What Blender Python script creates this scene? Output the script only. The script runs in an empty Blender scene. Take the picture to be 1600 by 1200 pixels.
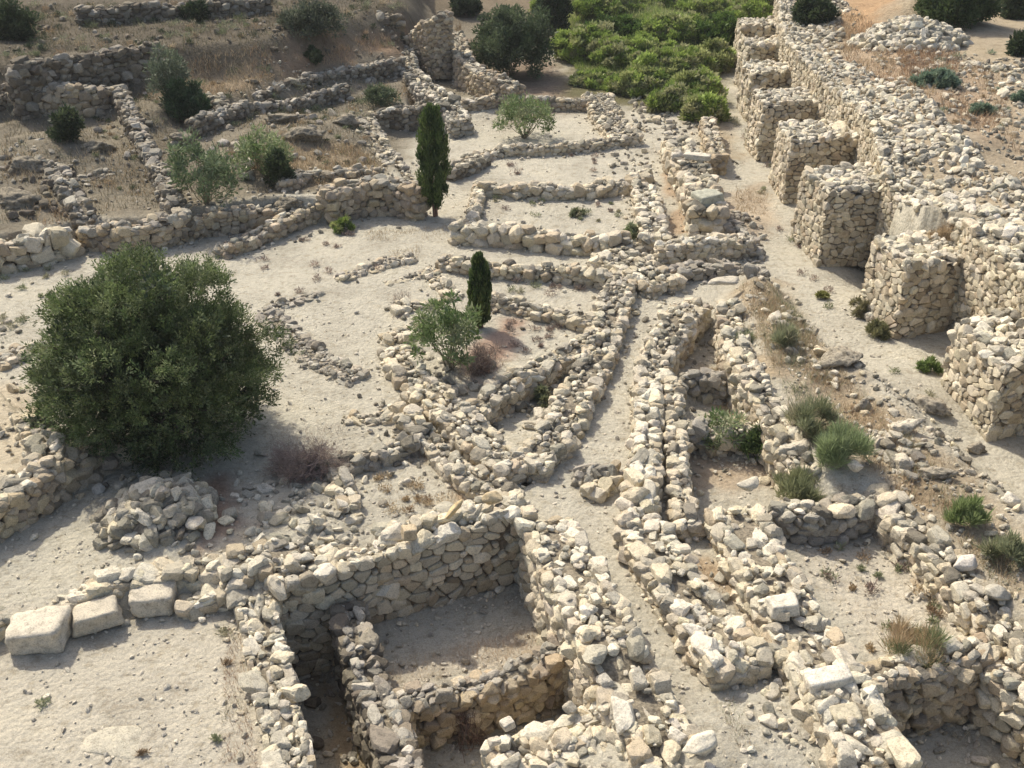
import bpy, bmesh, math, random
import numpy as np
from mathutils import noise, Vector
random.seed(7); RN = np.random.default_rng(11)
S = bpy.context.scene; C = S.collection
R = math.radians
# ---------------------------------------------------------------- camera, sky, sun, exposure
F, CAM_H, PITCH = 1715.0, 12.0, R(29)          # focal length in pixels of the 1600 px wide photograph
cd = bpy.data.cameras.new('camera'); cam = bpy.data.objects.new('camera', cd); C.objects.link(cam)
cam.location = (0, 0, CAM_H); cam.rotation_euler = (R(90) - PITCH, 0, 0)
cd.sensor_width = 36; cd.lens = 36 * F / 1600; cd.clip_end = 2000; cd.clip_start = .1
S.camera = cam
W = bpy.data.worlds.new('World'); S.world = W; W.use_nodes = True
nt = W.node_tree; sky = nt.nodes.new('ShaderNodeTexSky'); sky.sky_type = 'NISHITA'; sky.sun_disc = False
SUN_EL, SUN_ROT = R(47), R(-38)
sky.sun_elevation = SUN_EL; sky.sun_rotation = SUN_ROT; sky.dust_density = 4.; sky.air_density = 1.0; sky.ozone_density = .4
nt.nodes['Background'].inputs[1].default_value = .14
nt.links.new(sky.outputs[0], nt.nodes['Background'].inputs[0])
sd = bpy.data.lights.new('sun', 'SUN'); sd.energy = 3.9; sd.angle = R(1.2); sd.color = (1, .935, .79)
sun = bpy.data.objects.new('sun', sd); C.objects.link(sun)
tosun = Vector((math.sin(SUN_ROT) * math.cos(SUN_EL), math.cos(SUN_ROT) * math.cos(SUN_EL), math.sin(SUN_EL)))
sun.rotation_euler = tosun.to_track_quat('Z', 'Y').to_euler(); sun.location = (-20, 30, 40)
S.view_settings.view_transform = 'Standard'; S.view_settings.look = 'None'
S.view_settings.exposure = 0.42; S.view_settings.gamma = 1

# ---------------------------------------------------------------- helpers
cP, sP = math.cos(PITCH), math.sin(PITCH)
def ray(px, py):
    return np.array([(px - 800) / F, cP - (py - 600) / F * sP, -sP - (py - 600) / F * cP])
def g(px, py, z=0.):
    r = ray(px, py); return r[:2] * ((z - CAM_H) / r[2])
def G3(t, zd=0.): return g(t[0], t[1], t[2] if len(t) > 2 else zd)
def fbm(x, y, sc, seed=0.):                        # cheap smooth value noise, vectorised
    out = 0; a = 1.; tot = 0
    for o in range(3):
        xs = x / sc * 2**o + 37.1 * seed + 11 * o; ys = y / sc * 2**o + 17.7 * seed - 7 * o
        xi = np.floor(xs); yi = np.floor(ys); fx = xs - xi; fy = ys - yi
        fx = fx * fx * (3 - 2 * fx); fy = fy * fy * (3 - 2 * fy)
        def hh(i, j):
            v = np.sin(i * 127.1 + j * 311.7 + seed * 7.3) * 43758.5453; return v - np.floor(v)
        v = (hh(xi, yi) * (1 - fx) + hh(xi + 1, yi) * fx) * (1 - fy) + (hh(xi, yi + 1) * (1 - fx) + hh(xi + 1, yi + 1) * fx) * fy
        out = out + a * (v - .5); tot += a * .5; a *= .5
    return out / tot                                # about -1..1
def sdist(X, Y, P):                                # signed distance, positive inside
    P = np.asarray(P); n = len(P); d = np.full(X.shape, 1e9); ins = np.zeros(X.shape, bool)
    for i in range(n):
        a = P[i]; b = P[(i + 1) % n]; e = b - a
        wx = X - a[0]; wy = Y - a[1]
        t = np.clip((wx * e[0] + wy * e[1]) / max(e @ e, 1e-9), 0, 1)
        d = np.minimum(d, (wx - e[0] * t)**2 + (wy - e[1] * t)**2)
        if abs(b[1] - a[1]) > 1e-9:
            c = (a[1] > Y) != (b[1] > Y)
            ins ^= c & (X < (b[0] - a[0]) * (Y - a[1]) / (b[1] - a[1]) + a[0])
    d = np.sqrt(d); return np.where(ins, d, -d)
def sstep(a, b, x):
    t = np.clip((x - a) / (b - a), 0, 1); return t * t * (3 - 2 * t)

# ---------------------------------------------------------------- terrain levels
# (polygon of photo points with the height each point stands at, level, blend half width)
LEV = [
 # hill at the upper left, three steps then a rising slope
 ([(-700,430,.6),(0,376,.6),(110,352,.6),(250,345,.6),(430,318,.6),(508,300,.95),(545,288,1.),(590,281,1.05),(628,285,1.),(655,292,.9),(625,262,.8),(575,172,.9),(640,163,.9),(636,100,.9),(632,70,.9),(690,20,1.2),(620,-60,1.),(-900,-120,1.)], .7, .12),
 ([(-700,170,2.),(10,150,2.),(180,142,2.),(215,175,1.8),(300,155,1.6),(400,150,1.4),(480,118,1.4),(560,103,1.4),(632,88,1.3),(660,40,1.5),(620,-60,1.5),(-900,-120,2.)], 1.5, .7),
 ([(-700,110,3.),(20,100,3.),(240,70,3.),(400,62,3.),(560,40,2.6),(650,20,2.4),(640,-80,3.),(-900,-120,3.)], 2.8, .9),
 # upper terrace on the right, behind the buttressed wall
 ([(1222,-80,2.7),(1230,10,2.7),(1244,72,2.7),(1295,116,2.7),(1363,176,2.7),(1396,234,2.7),(1402,284,2.6),(1440,320,2.5),(1524,346,2.6),(1610,414,2.6),(1900,640,2.6),(2600,300,2.6),(2400,-80,2.6)], 2.6, .15),
 # bank between the ruins and the corridor
 ([(1142,470,.7),(1160,535,.7),(1185,590,.7),(1218,645,.7),(1248,700,.7),(1300,765,.4),(1390,765,.4),(1480,870,.3),(1620,1010,.3),(1800,1100,.3),(1680,880,.2),(1570,770,.2),(1470,690,.2),(1400,625,.2),(1330,575,.2),(1265,525,.2),(1210,450,.2),(1160,420,.3)], .5, .45),
 # plateau at the left edge
 ([(-500,600,.8),(0,590,.8),(38,640,.8),(75,690,.8),(70,722,.8),(0,762,.8),(-500,930,.8)], .62, .15),
 # courtyard at the bottom left
 ([(-300,1030,0),(0,965,.1),(100,938,.2),(250,902,.2),(372,892,0),(408,1000,-.1),(428,1100,-.1),(470,1300,-.1),(-300,1400,0)], -.32, .12),
 # excavated trench and rooms at the bottom
 ([(428,900,.3),(530,875,.3),(545,955,-.4),(575,1060,-.4),(620,1160,-.4),(665,1280,-.4),(475,1300,-.1),(432,1110,-.1),(410,1000,-.1)], -1.9, .12),
 ([(530,875,.3),(640,838,.3),(730,812,.3),(825,785,.3),(865,830,.5),(905,890,.5),(945,950,.5),(945,1000,.5),(895,1005,-.5),(760,1057,-.5),(600,1100,-.5),(575,1060,-.4),(545,955,-.4)], -1.15, .12),
 ([(600,1100,-.5),(760,1057,-.5),(895,1005,-.5),(960,1010,.5),(1005,1075,.5),(985,1112,0),(850,1152,0),(770,1192,0),(740,1280,0),(665,1280,-.4),(620,1160,-.4)], -1.5, .15),
 ([(1212,778,.4),(1330,782,.4),(1390,768,.4),(1430,820,.35),(1530,920,.35),(1590,980,.3),(1510,1032,0),(1365,1057,0),(1300,1060,.5),(1240,930,.5),(1200,860,.5)], -.25, .2),
 ([(1365,1057,0),(1510,1032,0),(1570,1002,0),(1700,1090,.1),(1640,1300,0),(1440,1300,.4),(1350,1130,.5)], -1.05, .2),
 ([(1052,585,.4),(1125,580,.3),(1150,530,.7),(1185,590,.7),(1218,645,.7),(1248,700,.7),(1225,762,.4),(1110,782,.4),(1072,812,.4),(1057,760,.4),(1050,680,.4)], -.4, .15),
 ([(1062,500,.4),(1092,460,.4),(1140,470,.7),(1158,530,.7),(1125,580,.3),(1048,580,.4)], -.35, .15),
 # inner rooms of the middle ruins
 ([(720,640,.3),(790,598,.3),(850,563,.3),(905,560,.35),(930,560,.35),(900,640,.4),(860,700,.4),(820,728,.4)], -.3, .15),
 ([(760,300,.3),(990,290,.4),(1000,330,.5),(990,372,.5),(720,352,.5),(748,320,.4)], .12, .15),
 ([(545,740,.3),(600,705,.3),(655,685,.3),(700,720,.3),(760,770,.3),(640,838,.3),(560,860,.3)], .0, .15),
 ([(640,168,.8),(700,165,.8),(725,190,.6),(680,215,.3),(640,270,.4),(605,262,.6),(575,195,.8)], -.1, .2),
 ([(640,110,.8),(700,160,.8),(760,155,.7),(800,142,.7),(740,95,.9),(700,70,.9)], .1, .2),
]
LEVW = [(np.array([G3(p) for p in pl]), lv, bw) for pl, lv, bw in LEV]
# soft bumps: px, py, height on which it is read, radius, rise
BUMP = [(270,800,.3,.9,.42),(470,820,.2,1.3,.25),(1415,48,2.3,1.8,.95),(1100,178,.1,2.2,.25),(1040,60,.2,3.5,1.0),(960,40,.2,3.,.8),
        (985,400,.1,.9,.18),(1150,345,.2,1.0,.3),(60,250,.9,2.6,.6),(460,215,.9,2.2,.5),(1405,590,.3,1.1,.2),(1450,640,.2,.8,.2),
        (850,660,.1,.7,.15),(1432,300,2.4,1.3,-.55),(1400,262,2.6,.8,-.25),(1500,230,2.6,1.5,.3),(1450,180,2.6,1.2,.2),(1240,1130,.2,1.2,.2),(1060,1170,.2,1.,.2),(940,655,.3,.0001,0)]
BW = [(*g(a, b, z), r, h) for a, b, z, r, h in BUMP]
def height(X, Y):
    X = np.asarray(X, float); Y = np.asarray(Y, float)
    H = .05 * fbm(X, Y, 5., 1) + .012 * fbm(X, Y, .6, 2)
    d0 = np.maximum(0, Y - 62); hill = sstep(0, 12, -X + 2) * d0 * .32 + sstep(-4, 6, X) * np.maximum(0, Y - 66) * .12
    for k, (P, lv, bw) in enumerate(LEVW):
        x0, y0 = P.min(0) - 1; x1, y1 = P.max(0) + 1
        m = (X > x0) & (X < x1) & (Y > y0) & (Y < y1)
        if not m.any(): continue
        s = sdist(X[m], Y[m], P); w = sstep(-bw, bw, s)
        base = lv + .05 * fbm(X[m], Y[m], 4., 3) + .015 * fbm(X[m], Y[m], .5, 2)
        if k in (0, 1, 2): base = base + .2 * fbm(X[m], Y[m], 1.7, 5) + .04 * np.maximum(0, s)
        if k == 3: base = base + .03 * np.minimum(s, 12) + .2 * fbm(X[m], Y[m], 2.5, 6)
        if k == 4: base = base + .13 * fbm(X[m], Y[m], 1.1, 7)
        H[m] = H[m] * (1 - w) + base * w
    for x, y, r, h in BW:
        H = H + h * np.exp(-((X - x)**2 + (Y - y)**2) / (r * r))
    return H + hill
xs = np.concatenate([-34 - np.cumsum(.3 * 1.22**np.arange(30))[::-1], np.arange(-34, 38, .125), 38 + np.cumsum(.3 * 1.22**np.arange(30))])
ys = np.concatenate([7 - np.cumsum(.3 * 1.2**np.arange(20))[::-1], np.arange(7, 76, .125), 76 + np.cumsum(.3 * 1.22**np.arange(31))])
GX, GY = np.meshgrid(xs, ys); GH = height(GX.ravel(), GY.ravel()).reshape(GX.shape)
def hz(x, y):
    x = np.clip(np.asarray(x, float), xs[0], xs[-1] - 1e-6); y = np.clip(np.asarray(y, float), ys[0], ys[-1] - 1e-6)
    i = np.clip(np.searchsorted(xs, x, 'right') - 1, 0, len(xs) - 2); j = np.clip(np.searchsorted(ys, y, 'right') - 1, 0, len(ys) - 2)
    fx = (x - xs[i]) / (xs[i + 1] - xs[i]); fy = (y - ys[j]) / (ys[j + 1] - ys[j])
    return (GH[j, i] * (1 - fx) + GH[j, i + 1] * fx) * (1 - fy) + (GH[j + 1, i] * (1 - fx) + GH[j + 1, i + 1] * fx) * fy
def at(px, py):                                    # where the ray of a photo pixel meets the terrain
    r = ray(px, py); t0 = (6.5 - CAM_H) / r[2]; t1 = (-2.4 - CAM_H) / r[2]; t1 = min(t1, t0 * 4) if r[2] < 0 else 200
    t = np.linspace(max(t0, 5), t1, 900); p = r[:, None] * t
    b = np.nonzero(CAM_H + p[2] < hz(p[0], p[1]))[0]; k = b[0] if len(b) else -1
    return np.array([p[0, k], p[1, k], hz(p[0, k], p[1, k])])

# ---------------------------------------------------------------- mesh accumulation
class MB:
    def __init__(s): s.v = []; s.t = []; s.c = []; s.n = 0
    def add(s, v, t, c):
        v = np.asarray(v, float).reshape(-1, 3); c = np.broadcast_to(np.asarray(c, float), (len(v), 3))
        s.v.append(v); s.t.append(np.asarray(t).reshape(-1, 3) + s.n); s.c.append(c); s.n += len(v)
    def build(s, name, mat, parent=None, smooth=False, loc=None):
        v = np.concatenate(s.v); t = np.concatenate(s.t); c = np.concatenate(s.c)
        if loc is not None: v = v - np.asarray(loc)
        me = bpy.data.meshes.new(name); me.vertices.add(len(v)); me.vertices.foreach_set('co', v.ravel())
        me.loops.add(t.size); me.loops.foreach_set('vertex_index', t.ravel().astype(np.int32))
        me.polygons.add(len(t)); me.polygons.foreach_set('loop_start', np.arange(0, t.size, 3, dtype=np.int32))
        me.update(calc_edges=True)
        me.polygons.foreach_set('use_smooth', np.full(len(t), smooth))
        a = me.color_attributes.new('tint', 'FLOAT_COLOR', 'POINT')
        a.data.foreach_set('color', np.concatenate([c, np.ones((len(c), 1))], 1).ravel())
        me.materials.append(mat); o = bpy.data.objects.new(name, me); C.objects.link(o)
        if parent is not None: o.parent = parent
        elif loc is not None: o.location = loc
        return o
def tag(o, label=None, cat=None, group=None, kind=None):
    for k, v in (('label', label), ('category', cat), ('group', group), ('kind', kind)):
        if v: o[k] = v
    return o
def thing(name, loc, label, cat, group=None):
    o = bpy.data.objects.new(name, None); C.objects.link(o); o.location = loc; o.empty_display_size = .2
    return tag(o, label, cat, group, 'thing')

# ---------------------------------------------------------------- materials
def new_mat(name):
    m = bpy.data.materials.new(name); m.use_nodes = True; t = m.node_tree; return m, t, t.nodes, t.links, t.nodes['Principled BSDF']
def N(nodes, typ, **kw):
    n = nodes.new(typ)
    for k, v in kw.items():
        if k.startswith('i_'): n.inputs[k[2:].replace('_', ' ')].default_value = v
        else: setattr(n, k, v)
    return n
def ramp(nodes, stops):
    r = nodes.new('ShaderNodeValToRGB'); e = r.color_ramp.elements
    e[0].position, e[0].color = stops[0][0], (*stops[0][1], 1); e[1].position, e[1].color = stops[-1][0], (*stops[-1][1], 1)
    for p, c in stops[1:-1]:
        q = e.new(p); q.color = (*c, 1)
    return r
def mul(nodes, links, a, b, fac=1., typ='MULTIPLY'):
    m = nodes.new('ShaderNodeMix'); m.data_type = 'RGBA'; m.blend_type = typ; m.inputs[0].default_value = fac
    links.new(a, m.inputs[6]); links.new(b, m.inputs[7]); return m
def stone_mat(name, bump=.6, fine=38., lichen=.55):
    m, t, n, l, b = new_mat(name); b.inputs['Roughness'].default_value = .93; b.inputs['Specular IOR Level'].default_value = .15
    tc = n.new('ShaderNodeNewGeometry'); at_ = N(n, 'ShaderNodeVertexColor', layer_name='tint')
    n1 = N(n, 'ShaderNodeTexNoise', i_Scale=fine, i_Detail=6., i_Roughness=.7); n2 = N(n, 'ShaderNodeTexNoise', i_Scale=7., i_Detail=5., i_Roughness=.65)
    n3 = N(n, 'ShaderNodeTexVoronoi', i_Scale=26.)
    for q in (n1, n2, n3): l.new(tc.outputs['Position'], q.inputs['Vector'])
    r1 = ramp(n, [(.3, (.48, .46, .43)), (.5, (1, 1, 1)), (.75, (1.15, 1.13, 1.08))]); l.new(n1.outputs[0], r1.inputs[0])
    r2 = ramp(n, [(.36, (.5, .49, .47)), (.5, (.95, .95, .95)), (.66, (1.1, 1.08, 1.02))]); l.new(n2.outputs[0], r2.inputs[0])
    m1 = mul(n, l, at_.outputs[0], r1.outputs[0]); m2 = mul(n, l, m1.outputs[2], r2.outputs[0], lichen)
    r3 = ramp(n, [(.0, (.55, .53, .5)), (.18, (1, 1, 1))]); l.new(n3.outputs[0], r3.inputs[0])
    m3 = mul(n, l, m2.outputs[2], r3.outputs[0], .6); l.new(m3.outputs[2], b.inputs['Base Color'])
    ad = N(n, 'ShaderNodeMath', operation='ADD'); l.new(n1.outputs[0], ad.inputs[0]); l.new(n2.outputs[0], ad.inputs[1])
    bp = N(n, 'ShaderNodeBump', i_Strength=bump, i_Distance=.03); l.new(ad.outputs[0], bp.inputs['Height']); l.new(bp.outputs[0], b.inputs['Normal'])
    return m
M_STONE = stone_mat('weathered_limestone'); M_FACE = stone_mat('fitted_limestone', .5, 45., .4); M_ROCK = stone_mat('grey_karst_rock', 1., 14., .9)
def core_mat():
    m, t, n, l, b = new_mat('earth_mortar'); b.inputs['Roughness'].default_value = 1
    a = N(n, 'ShaderNodeVertexColor', layer_name='tint'); q = N(n, 'ShaderNodeTexNoise', i_Scale=18., i_Detail=6.)
    g_ = n.new('ShaderNodeNewGeometry'); l.new(g_.outputs['Position'], q.inputs['Vector'])
    r = ramp(n, [(.35, (.55, .55, .55)), (.7, (1.3, 1.3, 1.3))]); l.new(q.outputs[0], r.inputs[0])
    mm = mul(n, l, a.outputs[0], r.outputs[0]); l.new(mm.outputs[2], b.inputs['Base Color'])
    bp = N(n, 'ShaderNodeBump', i_Strength=.8, i_Distance=.05); l.new(q.outputs[0], bp.inputs['Height']); l.new(bp.outputs[0], b.inputs['Normal'])
    return m
M_CORE = core_mat()
def leaf_mat(name, trans=.3):
    m, t, n, l, b = new_mat(name); b.inputs['Roughness'].default_value = .6; b.inputs['Specular IOR Level'].default_value = .25
    a = N(n, 'ShaderNodeVertexColor', layer_name='tint'); l.new(a.outputs[0], b.inputs['Base Color'])
    tr = n.new('ShaderNodeBsdfTranslucent'); l.new(a.outputs[0], tr.inputs[0]); mx = n.new('ShaderNodeMixShader'); mx.inputs[0].default_value = trans
    l.new(b.outputs[0], mx.inputs[1]); l.new(tr.outputs[0], mx.inputs[2]); l.new(mx.outputs[0], n['Material Output'].inputs[0])
    return m
M_LEAF = leaf_mat('leaves'); M_DRY = leaf_mat('dry_straw', .2)
def bark_mat():
    m, t, n, l, b = new_mat('bark'); b.inputs['Roughness'].default_value = .95
    a = N(n, 'ShaderNodeVertexColor', layer_name='tint'); q = N(n, 'ShaderNodeTexNoise', i_Scale=25., i_Detail=5.)
    r = ramp(n, [(.3, (.5, .5, .5)), (.7, (1.3, 1.3, 1.3))]); l.new(q.outputs[0], r.inputs[0]); mm = mul(n, l, a.outputs[0], r.outputs[0])
    l.new(mm.outputs[2], b.inputs['Base Color']); return m
M_BARK = bark_mat()
def ground_mat():
    m, t, n, l, b = new_mat('gravelly_ground'); b.inputs['Roughness'].default_value = 1; b.inputs['Specular IOR Level'].default_value = .1
    a = N(n, 'ShaderNodeVertexColor', layer_name='tint'); ge = n.new('ShaderNodeNewGeometry')
    def nz(sc, det=5., ro=.6):
        q = N(n, 'ShaderNodeTexNoise', i_Scale=sc, i_Detail=det, i_Roughness=ro); l.new(ge.outputs['Position'], q.inputs['Vector']); return q
    a1, a2, a3 = nz(.55), nz(4.5, 6., .7), nz(42., 4., .75)
    vo = N(n, 'ShaderNodeTexVoronoi', i_Scale=30.); l.new(ge.outputs['Position'], vo.inputs['Vector'])
    vo2 = N(n, 'ShaderNodeTexVoronoi', i_Scale=11.); l.new(ge.outputs['Position'], vo2.inputs['Vector'])
    r1 = ramp(n, [(.3, (.8, .79, .78)), (.5, (1, 1, 1)), (.7, (1.1, 1.09, 1.06))]); l.new(a1.outputs[0], r1.inputs[0])
    r2 = ramp(n, [(.32, (.72, .69, .64)), (.5, (1, 1, 1)), (.7, (1.08, 1.07, 1.05))]); l.new(a2.outputs[0], r2.inputs[0])
    r3 = ramp(n, [(.28, (.6, .57, .53)), (.5, (1, 1, 1)), (.74, (1.3, 1.29, 1.26))]); l.new(a3.outputs[0], r3.inputs[0])
    c = mul(n, l, a.outputs[0], r1.outputs[0]); c = mul(n, l, c.outputs[2], r2.outputs[0]); c = mul(n, l, c.outputs[2], r3.outputs[0], .8)
    bw = ramp(n, [(0, (.8, .8, .8)), (.5, (1.08, 1.08, 1.08)), (1, (.85, .85, .85))]); l.new(vo.outputs['Color'], bw.inputs[0]); c = mul(n, l, c.outputs[2], bw.outputs[0], .55)
    l.new(c.outputs[2], b.inputs['Base Color'])
    ad = N(n, 'ShaderNodeMath', operation='ADD'); l.new(a3.outputs[0], ad.inputs[0]); l.new(a2.outputs[0], ad.inputs[1])
    a4 = N(n, 'ShaderNodeMath', operation='SUBTRACT'); l.new(ad.outputs[0], a4.inputs[0]); l.new(vo2.outputs[0], a4.inputs[1])
    bp = N(n, 'ShaderNodeBump', i_Strength=.7, i_Distance=.04); l.new(a4.outputs[0], bp.inputs['Height']); l.new(bp.outputs[0], b.inputs['Normal'])
    return m
M_GROUND = ground_mat()

# ---------------------------------------------------------------- ground sheet, soil colours by area, cloud shade painted into the hill's
GRAV, SHADED_SOIL, ORNG, SHADED_BROWN, TERR = (.455, .425, .35), (.215, .19, .145), (.31, .245, .165), (.125, .108, .082), (.37, .31, .225)  # second and fourth: brown hill soil, darkened further to carry cloud shade
SOILP = [ # polygon (photo points), colour, edge softness
 ([(-600,430),(0,385),(120,360),(250,350),(430,322),(515,300),(645,292),(620,262),(640,170),(800,140),(860,60),(880,-10),(-600,-10)], SHADED_SOIL, .5),
 ([(-600,140),(20,140),(180,135),(300,150),(400,110),(640,80),(700,-10),(-600,-10)], SHADED_BROWN, 1.2),
 ([(440,110),(560,100),(630,85),(640,50),(560,60),(440,85)], (.25,.18,.125), .6),
 ([(390,235),(560,230),(600,270),(500,290),(400,270)], (.28,.225,.155), .5),
 ([(230,120),(420,100),(400,140),(300,150)], (.28,.22,.15), .5),
 ([(1140,460),(1210,440),(1280,530),(1400,630),(1560,770),(1700,930),(1600,960),(1480,860),(1390,760),(1250,700)], TERR, .4),
 ([(1250,570),(1330,600),(1420,700),(1480,800),(1440,800),(1370,720)], ORNG, .4),
 ([(1215,5),(2400,5),(2400,700),(1600,420),(1520,352),(1392,310),(1388,240),(1290,120)], TERR, .5),
 ([(1310,40),(1400,60),(1560,110),(1600,250),(1500,200),(1320,110)], (.40,.31,.22), 1.),
 ([(1310,0),(1420,0),(1380,60),(1310,60)], (.40,.27,.16), .8),
 ([(1130,300),(1190,290),(1210,340),(1190,380),(1130,350)], (.44,.37,.28), .4),
 ([(800,200),(940,150),(800,60),(700,60)], (.23,.18,.135), .8),
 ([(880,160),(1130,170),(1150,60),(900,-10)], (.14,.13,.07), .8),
 ([(1080,180),(1140,180),(1160,250),(1130,250)], TERR, .5),
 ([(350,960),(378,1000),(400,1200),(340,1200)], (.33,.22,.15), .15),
 ([(480,990),(560,1040),(640,1200),(520,1200)], (.37,.29,.19), .2),
 ([(590,1050),(720,1010),(850,960),(880,1000),(700,1060),(600,1090)], (.46,.41,.33), .25),
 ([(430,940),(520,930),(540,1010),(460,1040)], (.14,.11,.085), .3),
 ([(1060,700),(1220,700),(1230,760),(1080,760)], (.38,.31,.23), .3),
 ([(1080,560),(1200,560),(1210,640),(1090,620)], (.4,.31,.2), .3),
 ([(640,690),(690,690),(760,770),(720,780)], (.38,.25,.15), .25),
 ([(280,760),(350,740),(390,820),(310,860)], (.27,.19,.14), .3),
 ([(700,560),(800,500),(800,560),(740,600)], (.36,.26,.2), .25),
 ([(1240,840),(1420,850),(1540,980),(1350,1040)], (.50,.455,.37), .3),
 ([(-200,560),(60,600),(60,720),(-200,800)], (.48,.42,.32), .3),
 ([(0,960),(380,900),(480,1300),(-300,1300)], (.475,.435,.355), .3),
 ([(1070,880),(1100,860),(1240,1000),(1220,1010)], (.40,.31,.21), .15),
 ([(1040,250),(1070,250),(1100,360),(1050,370)], (.40,.31,.22), .2),
]
GC = np.broadcast_to(np.array(GRAV), (GX.size, 3)).copy(); fx_, fy_ = GX.ravel(), GY.ravel()
wob = .35 * fbm(fx_, fy_, 1.3, 9) + .2 * fbm(fx_, fy_, .4, 10)
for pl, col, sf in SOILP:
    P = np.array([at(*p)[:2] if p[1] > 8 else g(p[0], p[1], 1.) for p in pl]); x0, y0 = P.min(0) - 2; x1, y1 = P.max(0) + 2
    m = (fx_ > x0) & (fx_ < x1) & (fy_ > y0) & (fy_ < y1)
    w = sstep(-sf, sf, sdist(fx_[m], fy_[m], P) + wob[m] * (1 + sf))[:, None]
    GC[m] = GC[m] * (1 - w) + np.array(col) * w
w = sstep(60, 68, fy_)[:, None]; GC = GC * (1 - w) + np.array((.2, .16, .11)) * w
nx, ny = len(xs), len(ys); ii = np.arange(nx * ny).reshape(ny, nx)
q00, q10, q01, q11 = ii[:-1, :-1].ravel(), ii[:-1, 1:].ravel(), ii[1:, :-1].ravel(), ii[1:, 1:].ravel()
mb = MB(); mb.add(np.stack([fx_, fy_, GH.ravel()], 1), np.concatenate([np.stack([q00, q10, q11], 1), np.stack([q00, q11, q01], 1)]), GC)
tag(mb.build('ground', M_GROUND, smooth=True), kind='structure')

# ---------------------------------------------------------------- stones
def ico(sub):
    bm = bmesh.new(); bmesh.ops.create_icosphere(bm, subdivisions=sub, radius=1); bm.verts.ensure_lookup_table()
    v = np.array([x.co[:] for x in bm.verts]); f = np.array([[w.index for w in q.verts] for q in bm.faces]); bm.free(); return v, f
def shapes(sub, K, seed):
    r = np.random.default_rng(seed); v, f = ico(sub); out = []
    for k in range(K):
        if k % 5 < 3:                               # roughly squared block with broken corners
            pn = np.concatenate([np.eye(3), -np.eye(3)]) + r.normal(0, .16, (6, 3)); pd = r.uniform(.62, .8, 6)
            ex = r.normal(size=(7, 3)); pn = np.concatenate([pn, ex]); pd = np.concatenate([pd, r.uniform(.82, 1., 7)])
        else:
            pn = r.normal(size=(15, 3)); pd = r.uniform(.66, .9, 15)
        pn /= np.linalg.norm(pn, axis=1)[:, None]; d = v @ pn.T
        rad = np.where(d > .05, pd / np.maximum(d, .05), 9.); p = 26.
        rad = (rad**-p).sum(1)**(-1 / p); rad = np.minimum(rad, 1.15) * (1 + r.normal(0, .018, len(v)))
        out.append(v * rad[:, None])
    return np.array(out), f
ST = {2: shapes(2, 30, 3), 3: shapes(3, 30, 4)}
PAL = {'pale': [(.22,.20,.165), (.67,.62,.52), (.60,.55,.45), (.49,.45,.375), (.40,.37,.31), (.60,.53,.40), (.31,.29,.24), (.27,.25,.205)],
       'white': [(.72,.675,.575), (.69,.635,.525), (.58,.535,.445), (.48,.445,.37), (.66,.59,.45), (.36,.335,.28)],
       'grey': [(.40,.37,.32), (.34,.315,.275), (.28,.26,.225), (.48,.45,.39), (.38,.34,.28)],
       'tan': [(.50,.42,.30), (.44,.36,.26), (.40,.34,.26), (.54,.46,.35), (.33,.28,.22)],
       'face': [(.60,.53,.41), (.54,.48,.37), (.50,.45,.36), (.64,.58,.47), (.46,.39,.29)],
       'dim': [(.22,.19,.15), (.19,.165,.13), (.27,.24,.19), (.155,.135,.11), (.35,.32,.27)]}  # dim: stone darkened so its colour holds the hill's cloud shade
def tints(n, tone):
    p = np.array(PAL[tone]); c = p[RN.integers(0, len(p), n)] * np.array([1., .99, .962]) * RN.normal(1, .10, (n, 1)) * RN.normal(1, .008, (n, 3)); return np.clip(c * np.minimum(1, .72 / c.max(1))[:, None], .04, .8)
def rotm(yaw, tx, ty):
    cz, sz = np.cos(yaw), np.sin(yaw); cx, sx = np.cos(tx), np.sin(tx); cy, sy = np.cos(ty), np.sin(ty); o = np.zeros_like(yaw); e = o + 1
    Z = np.stack([cz, -sz, o, sz, cz, o, o, o, e], 1).reshape(-1, 3, 3); X = np.stack([e, o, o, o, cx, -sx, o, sx, cx], 1).reshape(-1, 3, 3)
    Y = np.stack([cy, o, sy, o, e, o, -sy, o, cy], 1).reshape(-1, 3, 3); return Z @ X @ Y
def stones(mb, pos, size, tone='pale', yaw=None, tilt=.3, sub=None, yj=.35):
    n = len(pos)
    if n == 0: return
    pos = np.asarray(pos, float); size = np.asarray(size, float)
    if size.ndim == 1: size = size[:, None] * np.stack([RN.uniform(.95, 1.55, n), RN.uniform(.7, 1.05, n), RN.uniform(.5, .85, n)], 1)
    yw = RN.uniform(0, 6.28, n) if yaw is None else yaw + RN.normal(0, yj, n)
    M = rotm(yw, RN.normal(0, tilt, n), RN.normal(0, tilt, n)); col = tints(n, tone)
    px = size.max(1) / np.hypot(pos[:, 1], 12) * 1100
    subs = np.where(px > 11, 3, 2) if sub is None else np.full(n, sub)
    for sb in (2, 3):
        k = np.nonzero(subs == sb)[0]
        if not len(k): continue
        T, f = ST[sb]; V = T[RN.integers(0, len(T), len(k))] * (size[k] * .62)[:, None, :]
        V = np.einsum('nij,nvj->nvi', M[k], V) + pos[k][:, None, :]; nv = V.shape[1]
        mb.add(V.reshape(-1, 3), (f[None] + (np.arange(len(k)) * nv)[:, None, None]).reshape(-1, 3), np.repeat(col[k], nv, 0))

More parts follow.
